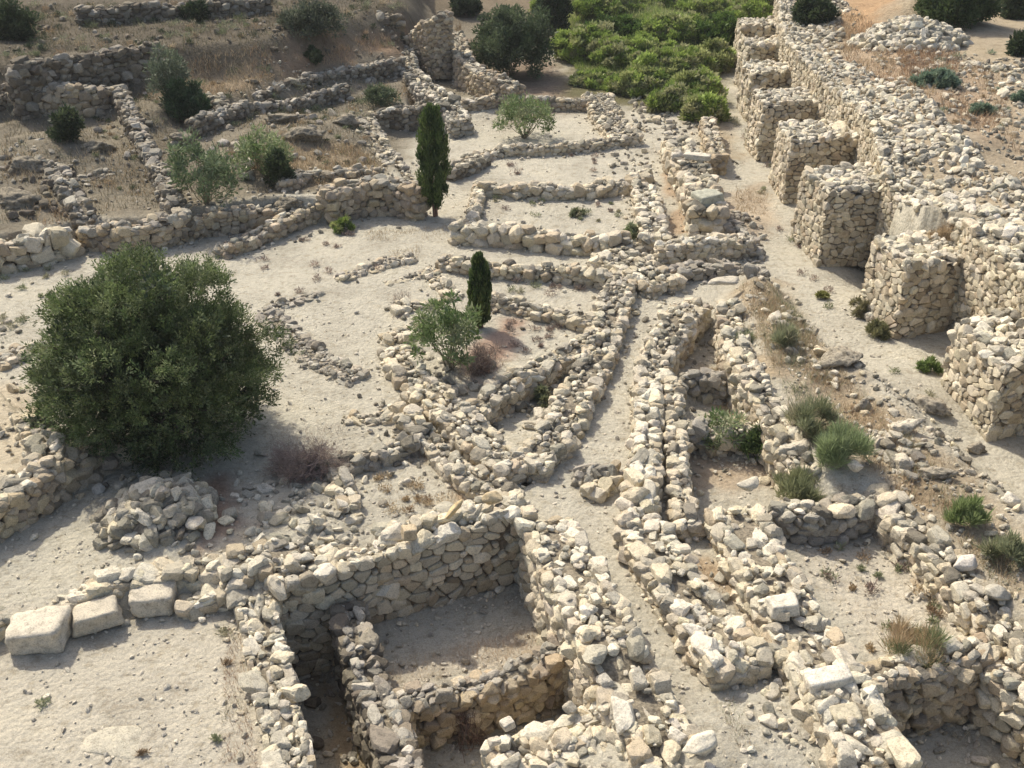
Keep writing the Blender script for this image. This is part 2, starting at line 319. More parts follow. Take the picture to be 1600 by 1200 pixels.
# ---------------------------------------------------------------- masonry walls: fitted facing of irregular cells, rubble on top
def clip(poly, mx, my, nx_, ny_):                  # keep the side of the line through (mx,my) away from normal
    out = []; L = len(poly)
    for i in range(L):
        a = poly[i]; b = poly[(i + 1) % L]; da = (a[0] - mx) * nx_ + (a[1] - my) * ny_; db = (b[0] - mx) * nx_ + (b[1] - my) * ny_
        if da <= 0: out.append(a)
        if (da < 0) != (db < 0) and da != db:
            t = da / (da - db); out.append((a[0] + (b[0] - a[0]) * t, a[1] + (b[1] - a[1]) * t))
    return out
def facing(mb, L, pos_fn, zb, zt_fn, cw, ch, tone, relief, keep_fn, closed=True):
    ncol = max(3, int(round(L / cw))); cw = L / ncol; zmax = max(zt_fn(s) for s in np.linspace(0, L, 40)); nrow = int(math.ceil((zmax - zb) / ch)) + 1
    jx = RN.uniform(-.46, .46, (nrow, ncol)); jy = RN.uniform(-.42, .42, (nrow, ncol))
    jw = RN.uniform(-.34, .34, (nrow, ncol)); small = RN.random((nrow, ncol)) < .2; jw[small] = -.5
    def wt(r, c): return jw[min(max(r, 0), nrow - 1), c % ncol]
    def site(r, c):
        r_ = min(max(r, 0), nrow - 1); cc = c % ncol
        return ((c + .5 + (.5 if r % 2 else 0) + jx[r_, cc]) * cw, zb + (r + .5 + jy[r_, cc]) * ch)
    V = []; T = []; Cc = []; nb = 0; asp = cw / ch; rough3 = relief >= .0195; SP = []; SS = []; SY = []
    for r in range(nrow):
        for c in range(ncol):
            sx, sz = site(r, c)
            if sz > zt_fn(sx % L) + .02 or not keep_fn(sx % L, sz): continue
            poly = [(sx - cw, sz - ch), (sx + cw, sz - ch), (sx + cw, sz + ch), (sx - cw, sz + ch)]
            for dr in (-1, 0, 1, -2, 2):
                for dc in (-2, -1, 0, 1, 2):
                    if dr == 0 and dc == 0: continue
                    ox, oz = site(r + dr, c + dc)
                    # bisector in the stretched metric
                    nx_ = (ox - sx) / asp**2; nz_ = (oz - sz); hf = .5 + .42 * (wt(r, c) - wt(r + dr, c + dc)); poly = clip(poly, sx + (ox - sx) * hf, sz + (oz - sz) * hf, nx_, nz_)
                    if len(poly) < 3: break
                if len(poly) < 3: break
            if len(poly) < 3: continue
            P = np.array(poly); cen = P.mean(0)
            if rough3 or RN.random() < .3:
                e = np.ptp(P, axis=0).clip(.05, cw * 1.7); q = pos_fn(np.array([cen[0] - .02, cen[0] + .02, cen[0]]), np.array([cen[1]] * 3), np.array([-.045 + RN.normal(0, relief * .6)] * 3)); SP.append(q[2]); SS.append((e[0] * .98, min(e) * (1.25 if rough3 else .75), e[1] * 1.0)); SY.append(math.atan2(q[1, 1] - q[0, 1], q[1, 0] - q[0, 0])); continue
            Pn = np.roll(P, -1, 0); P = np.stack([P * .81 + Pn * .19, P * .19 + Pn * .81], 1).reshape(-1, 2)  # cut the corners
            d0 = RN.normal(0, relief); tx, tz = RN.normal(0, relief * 2.2, 2); k = len(P); rel = P - cen
            rings = [(.96, -.08), (.925, d0 * .8 - .008), (.78, d0 + .02)]
            vs = []
            for sc, dd in rings:
                q = cen + rel * sc; dep = np.full(k, dd) + (rel[:, 0] * tx + rel[:, 1] * tz if dd > -.05 else 0); vs.append(np.column_stack([q, dep]))
            vs.append(np.array([[cen[0], cen[1], d0 + .024]])); vs = np.concatenate(vs)
            a = np.arange(k); b = (a + 1) % k
            for o1, o2 in ((0, k), (k, 2 * k)):
                T.append(np.stack([a + o1, b + o1, b + o2], 1) + nb); T.append(np.stack([a + o1, b + o2, a + o2], 1) + nb)
            T.append(np.stack([a + 2 * k, b + 2 * k, np.full(k, 3 * k)], 1) + nb)
            V.append(vs); Cc.append(np.repeat(tints(1, tone) * RN.uniform(.68, 1.14), len(vs), 0)); nb += len(vs)
    if SP: stones(mb, np.array(SP), np.array(SS) * 1.06, tone, np.array(SY), tilt=.1, yj=.12)
    if not V: return
    V = np.concatenate(V); mb.add(pos_fn(V[:, 0], V[:, 1], V[:, 2]), np.concatenate(T), np.concatenate(Cc))
FOOT = []                                          # loops for rubble at wall feet
def body(loop, zts, zb, cw, ch, tone, relief, batter=0., cap_tone=None, cap=.26, capd=1., core=(.17, .14, .105), name=None, label=None, cat=None, group=None, parent=None, parts=True, rim=True, topj=.06, facename='facing'):
    """closed loop of xy points (counter-clockwise), top height at each, from zb up"""
    loop = np.asarray(loop, float); zts = np.asarray(zts, float)
    nx2 = np.roll(loop, -1, 0); seg = nx2 - loop; ln = np.hypot(*seg.T); cum = np.concatenate([[0], np.cumsum(ln)]); L = cum[-1]
    dirs = seg / np.maximum(ln, 1e-6)[:, None]; nrm = np.stack([dirs[:, 1], -dirs[:, 0]], 1); nv = nrm + np.roll(nrm, 1, 0); nv /= np.maximum(np.linalg.norm(nv, axis=1), .5)[:, None]
    lx = np.append(loop[:, 0], loop[0, 0]); ly = np.append(loop[:, 1], loop[0, 1]); nvx = np.append(nv[:, 0], nv[0, 0]); nvy = np.append(nv[:, 1], nv[0, 1]); zz = np.append(zts, zts[0])
    ztf = lambda s: float(np.interp(s % L, cum, zz))
    ztop = zts.max()
    def pos(s, z, d):
        s = s % L; x = np.interp(s, cum, lx); y = np.interp(s, cum, ly); ax = np.interp(s, cum, nvx); ay = np.interp(s, cum, nvy)
        d = d + batter * (ztop - z) + relief * 1.3 * fbm(s * 1. + 3, z * 1., .7, 4)
        return np.stack([x + ax * d, y + ay * d, z], 1)
    def keep(s, z):
        p = pos(np.array([s]), np.array([z]), np.array([.12]))[0]; return z + ch > hz(p[0], p[1]) - .06
    mbf = MB()
    ss = np.arange(0, L, .22); z_t = np.interp(ss, cum, zz) - .05       # earth core behind the stones
    zl = np.full(len(ss), zb); k = len(ss); lo = pos(ss, zl, np.full(k, -.05)); hi = pos(ss, z_t, np.full(k, -.06)); a = np.arange(k); b = (a + 1) % k
    mbc = MB(); mbc.add(np.concatenate([lo, hi]), np.concatenate([np.stack([a, b, b + k], 1), np.stack([a, b + k, a + k], 1)]), core)
    facing(mbf, L, pos, zb, ztf, cw, ch, tone, relief, keep)
    return mbf, mbc, pos, cum, L, ztf
def top_fill(mbc, left, right, zt, core):          # the strip of earth and chips between the two faces
    k = len(left); c = (left + right) / 2
    v = np.concatenate([np.column_stack([left, zt - .05]), np.column_stack([c, zt - .01]), np.column_stack([right, zt - .05])]); a = np.arange(k - 1)
    t = [np.stack([a + o + k, a + o, a + o + 1], 1) for o in (0, k)] + [np.stack([a + o + k, a + o + 1, a + 1 + o + k], 1) for o in (0, k)]
    mbc.add(v, np.concatenate(t), np.array((.24, .205, .15)))
NW = [0]
def wall(label, pts, w, zb, cs=.21, tone='face', cap_tone='pale', relief=.026, cap=.27, capd=1., topj=.07, core=(.17, .14, .105), rough=0., name='rubble_wall', cat='stone wall', group='ruined rubble walls', wj=.08, foot=1., ftone=None):
    cap = cap * .57; w = max(.3, w * .95 - .14); cs = cs * .92; P = np.array([[*G3(p), p[2]] for p in pts]); P[:, 2] -= .07 if name == 'rubble_wall' else 0; d = np.hypot(*(P[1:, :2] - P[:-1, :2]).T); cum = np.concatenate([[0], np.cumsum(d)])
    n = max(3, int(cum[-1] / .3) + 1); s = np.linspace(0, cum[-1], n); cx = np.interp(s, cum, P[:, 0]); cy = np.interp(s, cum, P[:, 1]); zt = np.interp(s, cum, P[:, 2])
    if n > 6:                                        # round the corners of the traced line slightly
        kx = np.convolve(cx, [.25, .5, .25], 'same'); ky = np.convolve(cy, [.25, .5, .25], 'same'); cx[1:-1] = kx[1:-1]; cy[1:-1] = ky[1:-1]
    sd_ = NW[0] * 3.7; NW[0] += 1
    topj = topj * 1.35; rim_tint = .3; wj = wj if topj < .06 else wj * 1.6; zt = zt + topj * 1.3 * fbm(s, s * 0 + sd_, .8, 8); tx = np.gradient(cx); ty = np.gradient(cy); L_ = np.hypot(tx, ty); nx_, ny_ = -ty / L_, tx / L_
    wl = w / 2 * (1 + wj * 1.6 * fbm(s, s * 0 + sd_ + 5, .8, 3)); wr = w / 2 * (1 + wj * 1.6 * fbm(s, s * 0 + sd_ + 9, .8, 3))
    left = np.column_stack([cx + nx_ * wl, cy + ny_ * wl]); right = np.column_stack([cx - nx_ * wr, cy - ny_ * wr])
    loop = np.concatenate([right, left[::-1]]); zl = np.concatenate([zt, zt[::-1]])
    lo = np.minimum(hz(*right.T), hz(*left.T)).min() - .25; zb = max(zb, lo)
    mbf, mbc, pos, cu, L, ztf = body(loop, zl, zb, cs, cs * .72, tone, relief, core=core, topj=topj)
    top_fill(mbc, left, right, zt, core)
    # capping stones: rows across the width
    caps = MB(); m = cum[-1]; rows = max(2, int(round(w / (cap * .95)))); step = cap * .86 / capd
    ps, sz, yw = [], [], []
    for r in range(rows):
        u = (r + .5) / rows * 2 - 1; sv = np.arange(RN.uniform(0, step), m, step) + 0.; sv = np.clip(sv + RN.normal(0, step * .22, len(sv)), 0, m)
        uu = np.clip(u + RN.normal(0, .07, len(sv)), -.9, .9); hw = w / 2 * .93
        x = np.interp(sv, s, cx) + np.interp(sv, s, nx_) * uu * hw; y = np.interp(sv, s, cy) + np.interp(sv, s, ny_) * uu * hw
        edge = np.abs(u) > .5 or rows < 3; kp = RN.random(len(sv)) < (1. if edge else .66); sv = sv[kp]; uu = uu[kp]; x = x[kp]; y = y[kp]; k = cap * np.exp(RN.normal(-.03, .36, len(sv)).clip(-.8, .62)) * (1.1 if edge else .8)
        z = np.interp(sv, s, zt) + k * .08 + RN.normal(0, topj * .35, len(sv)) - .02
        ps.append(np.column_stack([x, y, z])); sz.append(k); yw.append(np.arctan2(np.interp(sv, s, ty), np.interp(sv, s, tx)))
    nx2 = int(m * w / cap**2 * .65 * capd)          # chips and smaller loose stones over them
    if nx2:
        sv = RN.uniform(0, m, nx2); uu = RN.uniform(-.9, .9, nx2); k = cap * RN.uniform(.25, .75, nx2)
        x = np.interp(sv, s, cx) + np.interp(sv, s, nx_) * uu * w / 2; y = np.interp(sv, s, cy) + np.interp(sv, s, ny_) * uu * w / 2
        ps.append(np.column_stack([x, y, np.interp(sv, s, zt) + cap * .16 + RN.uniform(-.04, .08, nx2)])); sz.append(k); yw.append(RN.uniform(0, 6, nx2))
    ps = np.concatenate(ps); sz = np.concatenate(sz); yw = np.concatenate(yw)
    stones(caps, ps, sz, cap_tone, yw, tilt=.2, yj=.45)
    base = (float(cx.mean()), float(cy.mean()), float(hz(cx.mean(), cy.mean())))
    t = thing(name, base, label, cat, group)
    for nm, b_, mt in (('earth_core', mbc, M_CORE), ('facing_stones', mbf, M_FACE), ('capping_stones', caps, M_STONE)):
        if b_.v: b_.build(nm, mt, t, loc=base)
    if foot: FOOT.append((loop, foot, ftone or cap_tone))
    return t

# ---------------------------------------------------------------- the buttressed retaining wall on the right
bt = wall('high pale retaining wall with eight square buttresses beside the sandy path',
     [(1222,-10,2.7),(1230,40,2.7),(1242,75,2.75),(1293,118,2.8),(1361,178,2.8),(1392,235,2.75),(1398,285,2.35),(1432,325,2.0),(1480,342,2.15),(1521,348,2.6),(1606,416,2.65),(1760,545,2.65),(2000,745,2.65)],
     .7, -.2, cs=.2, relief=.018, cap=.27, capd=1.1, topj=.13, wj=.22, name='buttressed_wall', cat='retaining wall', group=None, foot=0, cap_tone='white')
if 'group' in bt: del bt['group']
btl = Vector(bt.location)
def in_poly_pts(P, n, shrink=0.):
    P = np.asarray(P); x0, y0 = P.min(0); x1, y1 = P.max(0); k = int(n * 1.0 * (x1 - x0) * (y1 - y0)) + 1
    x = RN.uniform(x0, x1, k); y = RN.uniform(y0, y1, k); m = sdist(x, y, P) > shrink; return np.column_stack([x[m], y[m]])
def subdiv(loop, st=.3):
    out = []
    for i in range(len(loop)):
        a = np.array(loop[i]); b = np.array(loop[(i + 1) % len(loop)]); k = max(1, int(np.hypot(*(b - a)) / st))
        for j in range(k): out.append(a + (b - a) * j / k)
    return np.array(out)
def block_top(mbc, caps, corners, zt, cap, tone):
    P = np.array(corners); c = P.mean(0); k = len(P); v = np.concatenate([np.column_stack([P, np.full(k, zt - .05)]), [[c[0], c[1], zt - .03]]]); a = np.arange(k)
    mbc.add(v, np.stack([a, (a + 1) % k, np.full(k, k)], 1), (.36, .31, .24))
    x0, y0 = P.min(0); x1, y1 = P.max(0); gx, gy = np.meshgrid(np.arange(x0, x1, cap * .8), np.arange(y0, y1, cap * .8)); q = np.column_stack([gx.ravel(), gy.ravel()]); q += RN.normal(0, cap * .22, q.shape)
    q = q[sdist(q[:, 0], q[:, 1], P) > cap * .28]; z = zt + RN.normal(0, .03, len(q))
    stones(caps, np.column_stack([q, z]), cap * np.exp(RN.normal(0, .25, len(q))), tone, None, tilt=.25)
    q = in_poly_pts(P, 9, .12); stones(caps, np.column_stack([q, np.full(len(q), zt + .07)]), RN.uniform(.08, .2, len(q)), tone, None, tilt=.6)
# near-left corner, near-right corner direction, far-left corner, top height
BUT = [((9.80,19.2),(11.5,19.85),(9.62,21.45),1.62),((9.33,23.95),(11.6,24.75),(9.05,25.8),1.85),((8.62,28.6),(10.9,29.2),(8.35,30.6),2.05),((8.72,33.6),(11.9,34.1),(8.75,35.75),2.0),
       ((8.75,38.0),(12.0,38.5),(8.72,39.9),2.0),((9.25,42.6),(12.2,43.0),(9.15,44.4),2.0),((9.95,47.3),(12.4,47.6),(9.9,48.9),2.0),((10.6,51.6),(13.0,51.8),(10.55,53.2),2.0)]
for i, (a, b, c, zt) in enumerate(BUT):
    a, b, c = map(np.array, (a, b, c)); d = c + (b - a); lp = subdiv([a, b, d, c]); px_big = i < 3
    mbf, mbc, pos, cu, L, ztf = body(lp, np.full(len(lp), zt) + .07 * np.sin(np.arange(len(lp)) * .9 + i) + RN.normal(0, .03, len(lp)), -.15, .21 if i < 5 else .26, .15 if i < 5 else .19, 'face', .019, batter=.03 + .02 * (i % 3 == 1), core=(.2, .165, .12))
    caps = MB(); block_top(mbc, caps, [a, b, d, c], zt, .21, 'white')
    bb = mbf.build('buttress', M_FACE, bt, loc=btl); mbc.build('earth_core', M_CORE, bb, loc=btl); caps.build('capping_stones', M_STONE, bb, loc=btl)

# ---------------------------------------------------------------- ruined walls (points: photo x, y and the height of the top there)
wall('low wall of pale blocks between the open courtyard and the deep dark trench', [(388,893,.1),(400,950,0),(412,1000,-.08),(425,1055,-.1),(437,1110,-.1),(450,1170,-.1),(465,1260,-.1)], .8, -2, cap=.3, topj=.03, relief=.012, cap_tone='white', wj=.03)
wall('tall fitted wall along the far side of the excavated room and trench', [(425,905,.25),(470,893,.3),(545,868,.35),(640,838,.4),(730,808,.45),(828,785,.5)], .62, -2, cs=.27, cap=.3, topj=.03, relief=.012, cap_tone='white', wj=.03)
wall('broad white rubble wall between the excavated rooms and the narrow dirt alley', [(851,803,.5),(878,850,.5),(902,890,.5),(927,935,.5),(950,985,.5),(970,1040,.45),(1003,1095,.4),(1046,1160,.35),(1088,1240,.3)], 1.12, -1.6, cap=.34, topj=.12, relief=.03, cap_tone='white', foot=.35)
wall('grey weathered wall standing between the dark trench and the excavated rooms', [(545,950,-.45),(562,1010,-.45),(578,1060,-.45),(598,1110,-.45),(622,1165,-.4),(650,1240,-.4)], .62, -2, cap=.33, topj=.09, tone='dim', cap_tone='grey', core=(.16,.13,.1))
wall('brownish cross wall between the two excavated rooms at the bottom', [(608,1095,-.5),(680,1077,-.5),(760,1055,-.45),(840,1025,-.4),(900,1002,-.3)], .55, -1.7, cap=.27, tone='tan', topj=.1, cap_tone='grey', relief=.03)
wall('heaped white wall at the bottom edge closing the lower excavated room', [(775,1192,.0),(850,1155,.0),(930,1128,.05),(990,1110,.1)], .8, -1.6, cap=.32, topj=.14, cap_tone='white', relief=.04)
wall('thick rubble mass below the lower excavated room at the bottom edge', [(800,1235,.0),(900,1200,.05),(1000,1170,.1),(1050,1160,.2)], 1.2, -1.2, cap=.33, topj=.14, cap_tone='white', relief=.04)
wall('thick rubble wall on the right side of the narrow dirt alley in the foreground', [(1008,815,.45),(1030,860,.45),(1062,905,.45),(1095,950,.45),(1122,990,.45),(1156,1035,.5)], 1.05, -.2, cap=.34, topj=.1, cap_tone='white', relief=.035, foot=.35)
wall('short white cross wall linking the alley wall to the broad foreground wall', [(1155,1022,.35),(1205,1010,.35),(1260,995,.4)], .55, -.2, cap=.28, topj=.08, cap_tone='white')
wall('broad white wall topped by the longest white block, beside the square room', [(1148,785,.5),(1170,830,.5),(1194,880,.5),(1224,930,.5),(1256,985,.5),(1292,1045,.5),(1324,1110,.5),(1362,1180,.45),(1400,1260,.4)], 1.15, -1.1, cap=.36, topj=.12, cap_tone='white', relief=.035)
wall('dark faced wall on the north side of the square foreground room on the right', [(1215,782,.4),(1262,795,.38),(1325,788,.38),(1388,768,.38)], .6, -.6, cap=.3, topj=.1, tone='grey', cap_tone='pale', relief=.035)
wall('white stone wall on the east side of the square foreground room on the right', [(1395,778,.42),(1432,822,.42),(1480,868,.42),(1530,918,.42),(1588,975,.42),(1650,1040,.4)], .72, -.5, cap=.34, topj=.12, cap_tone='pale', relief=.035)
wall('overgrown rubble wall on the south side of the square foreground room on the right', [(1358,1052,.15),(1432,1040,.12),(1510,1022,.12),(1578,994,.15)], .65, -1.2, cap=.3, topj=.12, tone='tan', cap_tone='pale', relief=.04)
wall('collapsed stone wall at the right edge below the square foreground room', [(1560,1040,.0),(1600,1075,0),(1680,1120,0)], .8, -1.0, cap=.34, topj=.12, cap_tone='white', relief=.04)
wall('left run of the double wall of big squared blocks beside the central path', [(1014,590,.42),(1014,640,.5),(1010,700,.5),(1004,760,.5),(998,815,.48)], .68, -.1, cap=.4, topj=.05, cap_tone='white', relief=.02, foot=.3)
wall('right thinner run of the double wall beside the sunken weedy room', [(1052,590,.4),(1054,650,.4),(1059,710,.4),(1066,770,.4),(1076,812,.42)], .48, -.5, cap=.25, topj=.07, cap_tone='pale')
wall('curved rubble wall on the right of the upper central path', [(1020,590,.4),(1025,552,.4),(1045,520,.38),(1066,492,.38),(1090,468,.38)], .85, -.35, cap=.28, topj=.1, relief=.035)
wall('short dark wall closing the top of the sunken weedy room', [(1068,583,.25),(1110,584,.25),(1135,590,.2)], .4, -.5, cap=.24, topj=.05, tone='grey', cap_tone='grey')
wall('stub of rubble wall jutting into the sunken weedy room', [(1060,662,.3),(1085,655,.3),(1105,658,.3)], .6, -.5, cap=.26, topj=.08, tone='grey')
wall('crossing rubble wall behind the green bushes of the sunken weedy room', [(1110,672,.15),(1150,668,.15),(1205,662,.2)], .4, -.5, cap=.22, topj=.08, cap_tone='pale')
wall('long tall faced wall between the sunken rooms and the overgrown bank', [(1138,470,.7),(1146,510,.7),(1158,550,.7),(1182,595,.68),(1212,645,.65),(1238,690,.6),(1262,730,.5)], .62, -.5, cap=.3, topj=.1, cap_tone='pale')
wall('west arm of the V shaped ruin, broad and white, beside the diagonal lane', [(612,540,.25),(655,592,.3),(705,640,.35),(760,688,.34),(812,726,.34)], .9, -.05, cap=.29, topj=.11, cap_tone='white', relief=.04, foot=.6)
wall('east arm of the V shaped ruin along the central path', [(822,722,.32),(858,690,.34),(884,648,.34),(908,600,.34),(932,555,.36),(950,505,.38),(962,455,.38),(978,420,.35)], .9, -.1, cap=.28, topj=.11, cap_tone='pale', relief=.04, foot=.5)
wall('inner diagonal wall inside the V shaped ruin', [(735,635,.3),(790,598,.32),(850,562,.34),(905,538,.36),(945,515,.36)], .62, -.35, cap=.26, topj=.09, cap_tone='pale', relief=.035)
wall('low wall of rounded stones crossing the court behind the small cypress', [(765,462,.25),(815,472,.3),(865,482,.3),(905,492,.3),(940,502,.3)], .62, -.1, cap=.25, topj=.09, cap_tone='pale', relief=.035)
wall('long wall below the lane, its end behind the tip of the small cypress', [(690,400,.35),(745,408,.38),(805,412,.4),(865,416,.4),(925,424,.38),(970,432,.35)], .5, -.1, cap=.26, topj=.08, cap_tone='pale', relief=.03)
wall('wall of large rounded white boulders on the near side of the walled plot', [(708,352,.5),(770,352,.52),(840,360,.52),(905,370,.5),(985,370,.5)], .5, -.1, cs=.36, cap=.36, topj=.05, cap_tone='white', relief=.035)
wall('stub of wall at the left side of the walled plot near the tall cypress', [(750,282,.4),(744,310,.4),(734,345,.42)], .42, -.1, cap=.27, topj=.05, cap_tone='white')
wall('neat fitted wall on the far side of the walled plot', [(752,288,.42),(800,290,.5),(860,290,.55),(925,288,.55),(975,282,.5),(1012,265,.4)], .45, -.1, cs=.28, cap=.24, topj=.05, cap_tone='pale')
wall('straight low wall across the upper gravel plots', [(728,242,.3),(790,228,.35),(850,228,.35),(920,222,.35),(1000,210,.35)], .5, -.05, cap=.25, topj=.08, cap_tone='pale', relief=.03)
wall('broad flat rubble wall descending from the green thicket to the upper plots', [(932,145,.4),(945,170,.4),(962,195,.38),(980,214,.35)], 1.3, -.1, cap=.27, topj=.08, cap_tone='pale')
wall('straight wall with dark face on the far side of the upper gravel plot', [(815,152,.5),(865,152,.5),(925,156,.45)], .5, -.1, cap=.27, topj=.07, tone='tan', cap_tone='pale')
wall('dark outlined wall between the upper plots and the tall cypress', [(700,262,.45),(735,250,.45),(755,240,.4)], .7, -.1, cap=.27, topj=.08, tone='dim', cap_tone='pale')
wall('thick white wall of squared stones on the east side of the walled plot', [(1005,284,.6),(1012,312,.62),(1020,340,.62),(1024,368,.58)], .85, -.1, cap=.34, topj=.06, cap_tone='white')
wall('long wall of heavy slabs running down beside the narrow dirt lane', [(1055,212,.7),(1068,236,.8),(1085,262,.85),(1098,290,.9),(1108,330,.9)], 1.05, -.1, cs=.32, cap=.4, topj=.08, cap_tone='pale')
wall('short rubble wall at the edge of the sandy path casting a dark shadow', [(1105,182,.7),(1115,212,.7),(1125,245,.65)], .6, -.1, cap=.27, topj=.1, tone='tan', cap_tone='pale')
wall('upper tier of the stepped wall at the junction of the lanes', [(1030,378,.6),(1075,376,.62),(1125,372,.6),(1170,372,.5)], .6, -.1, cap=.3, topj=.08, cap_tone='white')
wall('lower grey tier of the stepped wall at the junction of the lanes', [(1048,418,.35),(1100,412,.35),(1150,412,.4),(1195,425,.35)], .6, -.1, cap=.36, topj=.08, tone='grey', cap_tone='grey')
wall('rubble ridge running down to the junction of the lanes', [(950,395,.3),(985,412,.3),(1015,428,.3),(1040,445,.25)], 1.3, -.1, cap=.26, topj=.1, cap_tone='pale', relief=.04)
wall('ruined wall climbing the hillside to a gable at the top of the photo', [(632,75,1.3),(640,108,1.0),(668,135,.9),(698,155,.85),(722,188,.6)], 1.0, -.2, cap=.33, topj=.1, cap_tone='pale', tone='grey')
wall('leaning wall of white rubble on the right of the hillside gully', [(712,50,1.5),(725,88,1.3),(750,108,1.2),(780,122,1.1),(808,136,.9)], .85, -.2, cap=.3, topj=.1, cap_tone='pale', tone='tan')
wall('short wall closing the foot of the hillside gully', [(718,158,.5),(760,154,.5),(800,142,.5)], .5, -.1, cap=.27, topj=.06, cap_tone='pale', tone='tan')
wall('high brown gable of rubble at the top of the hillside gully', [(630,62,1.5),(655,42,2.2),(680,28,2.8),(702,18,3.0)], .7, .2, cap=.34, topj=.12, cap_tone='pale', tone='tan')
wall('shaded wall at the back of the sunken cell beside the tall cypress', [(580,172,.8),(640,166,.85),(700,163,.85)], .5, -.3, cap=.28, topj=.06, tone='dim', cap_tone='pale')
wall('broad wall of rounded stones on the left of the sunken cell', [(572,182,.85),(585,212,.8),(603,240,.75),(622,266,.7),(640,280,.65)], .85, -.2, cap=.32, topj=.1, cap_tone='pale', tone='grey')
wall('high dark faced wall behind the shaded gravel left of the tall cypress', [(508,300,.95),(545,287,1.),(590,280,1.05),(628,284,1.),(655,296,.9)], .75, -.1, cs=.27, cap=.3, topj=.08, tone='tan', cap_tone='grey')
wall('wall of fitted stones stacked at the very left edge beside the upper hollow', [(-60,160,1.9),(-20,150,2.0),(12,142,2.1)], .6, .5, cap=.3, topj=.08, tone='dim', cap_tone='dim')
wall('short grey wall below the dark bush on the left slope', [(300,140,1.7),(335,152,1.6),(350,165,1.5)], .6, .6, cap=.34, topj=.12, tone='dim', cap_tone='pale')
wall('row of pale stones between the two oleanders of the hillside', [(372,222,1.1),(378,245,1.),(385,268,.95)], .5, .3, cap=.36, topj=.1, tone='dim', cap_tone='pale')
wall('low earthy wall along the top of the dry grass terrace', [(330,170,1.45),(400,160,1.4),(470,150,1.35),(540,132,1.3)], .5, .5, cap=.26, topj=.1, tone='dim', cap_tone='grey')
wall('short rubble wall joining the curving wall to the oleander plot', [(250,300,.95),(275,318,.9),(290,335,.85)], .5, .2, cap=.3, topj=.1, tone='dim', cap_tone='grey')
wall('tumbled stones below the slab topped wall and beside the sandy path', [(1125,335,.5),(1150,355,.45),(1178,385,.35)], .7, -.1, cap=.34, topj=.12, tone='grey', cap_tone='grey')
wall('low slanting wall leading down from the high dark wall onto the gravel', [(345,388,.25),(390,368,.35),(430,348,.4),(468,328,.45),(505,312,.6)], .62, -.1, cap=.27, topj=.08, tone='tan', cap_tone='pale')
wall('wall of large white rounded boulders at the left edge below the hillside', [(-60,392,.75),(0,380,.75),(55,372,.75),(100,358,.75)], .7, -.1, cs=.42, cap=.46, topj=.06, tone='face', cap_tone='white')
wall('long curving wall at the foot of the hillside above the gravel', [(128,352,.68),(190,358,.68),(250,348,.7),(310,330,.72),(370,326,.7),(440,320,.6)], .6, -.1, cs=.24, cap=.3, topj=.1, tone='tan', cap_tone='grey')
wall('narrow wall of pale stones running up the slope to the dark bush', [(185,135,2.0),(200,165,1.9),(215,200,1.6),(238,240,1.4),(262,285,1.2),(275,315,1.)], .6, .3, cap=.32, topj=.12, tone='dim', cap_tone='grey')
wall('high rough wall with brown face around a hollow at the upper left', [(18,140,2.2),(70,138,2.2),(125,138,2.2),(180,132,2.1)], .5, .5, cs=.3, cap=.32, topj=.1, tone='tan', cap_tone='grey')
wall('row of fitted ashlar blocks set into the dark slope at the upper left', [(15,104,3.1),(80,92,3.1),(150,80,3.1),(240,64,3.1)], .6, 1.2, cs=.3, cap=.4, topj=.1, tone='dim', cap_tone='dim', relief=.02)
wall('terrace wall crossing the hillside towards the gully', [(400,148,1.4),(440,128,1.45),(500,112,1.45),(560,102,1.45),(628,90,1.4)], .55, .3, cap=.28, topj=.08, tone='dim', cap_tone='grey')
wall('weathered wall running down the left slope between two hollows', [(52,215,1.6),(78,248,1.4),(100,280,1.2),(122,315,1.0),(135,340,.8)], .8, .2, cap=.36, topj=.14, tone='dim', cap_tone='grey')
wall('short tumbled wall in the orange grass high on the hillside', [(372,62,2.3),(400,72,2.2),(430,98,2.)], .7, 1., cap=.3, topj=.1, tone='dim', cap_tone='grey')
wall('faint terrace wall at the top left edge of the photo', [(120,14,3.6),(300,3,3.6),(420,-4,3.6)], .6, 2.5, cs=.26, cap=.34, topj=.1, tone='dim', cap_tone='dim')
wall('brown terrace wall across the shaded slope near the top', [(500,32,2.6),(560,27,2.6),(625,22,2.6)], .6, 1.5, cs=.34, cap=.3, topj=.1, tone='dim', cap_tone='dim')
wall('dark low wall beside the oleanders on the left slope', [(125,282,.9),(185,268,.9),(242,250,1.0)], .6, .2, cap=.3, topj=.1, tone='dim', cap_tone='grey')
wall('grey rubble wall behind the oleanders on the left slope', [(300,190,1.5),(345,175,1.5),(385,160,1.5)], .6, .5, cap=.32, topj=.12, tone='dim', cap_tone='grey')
wall('rubble band at the foot of the dry grass terrace', [(440,285,.95),(480,270,.95),(530,268,.95),(590,262,.9)], .6, .2, cap=.3, topj=.12, tone='tan', cap_tone='grey')
wall('wall of white stones below the olive tree at the left edge', [(30,640,.85),(55,665,.85),(78,695,.85),(68,722,.85)], .62, .0, cap=.32, topj=.08, cap_tone='pale')
wall('tan faced retaining wall at the left edge with large white coping stones', [(-90,800,.8),(-20,780,.8),(20,758,.8),(60,728,.82)], .6, -.1, cap=.42, topj=.06, tone='tan', cap_tone='white')
wall('tan retaining wall continuing under the skirt of the olive tree', [(72,728,.7),(110,712,.6),(150,700,.5),(200,692,.35)], .55, -.1, cs=.32, cap=.3, topj=.05, tone='tan', cap_tone='tan')
wall('stone wall behind the three large blocks of the courtyard', [(108,930,.05),(160,908,.15),(210,890,.2),(270,880,.22),(345,875,.25)], .5, -.5, cs=.3, cap=.33, topj=.07, cap_tone='white', relief=.03)
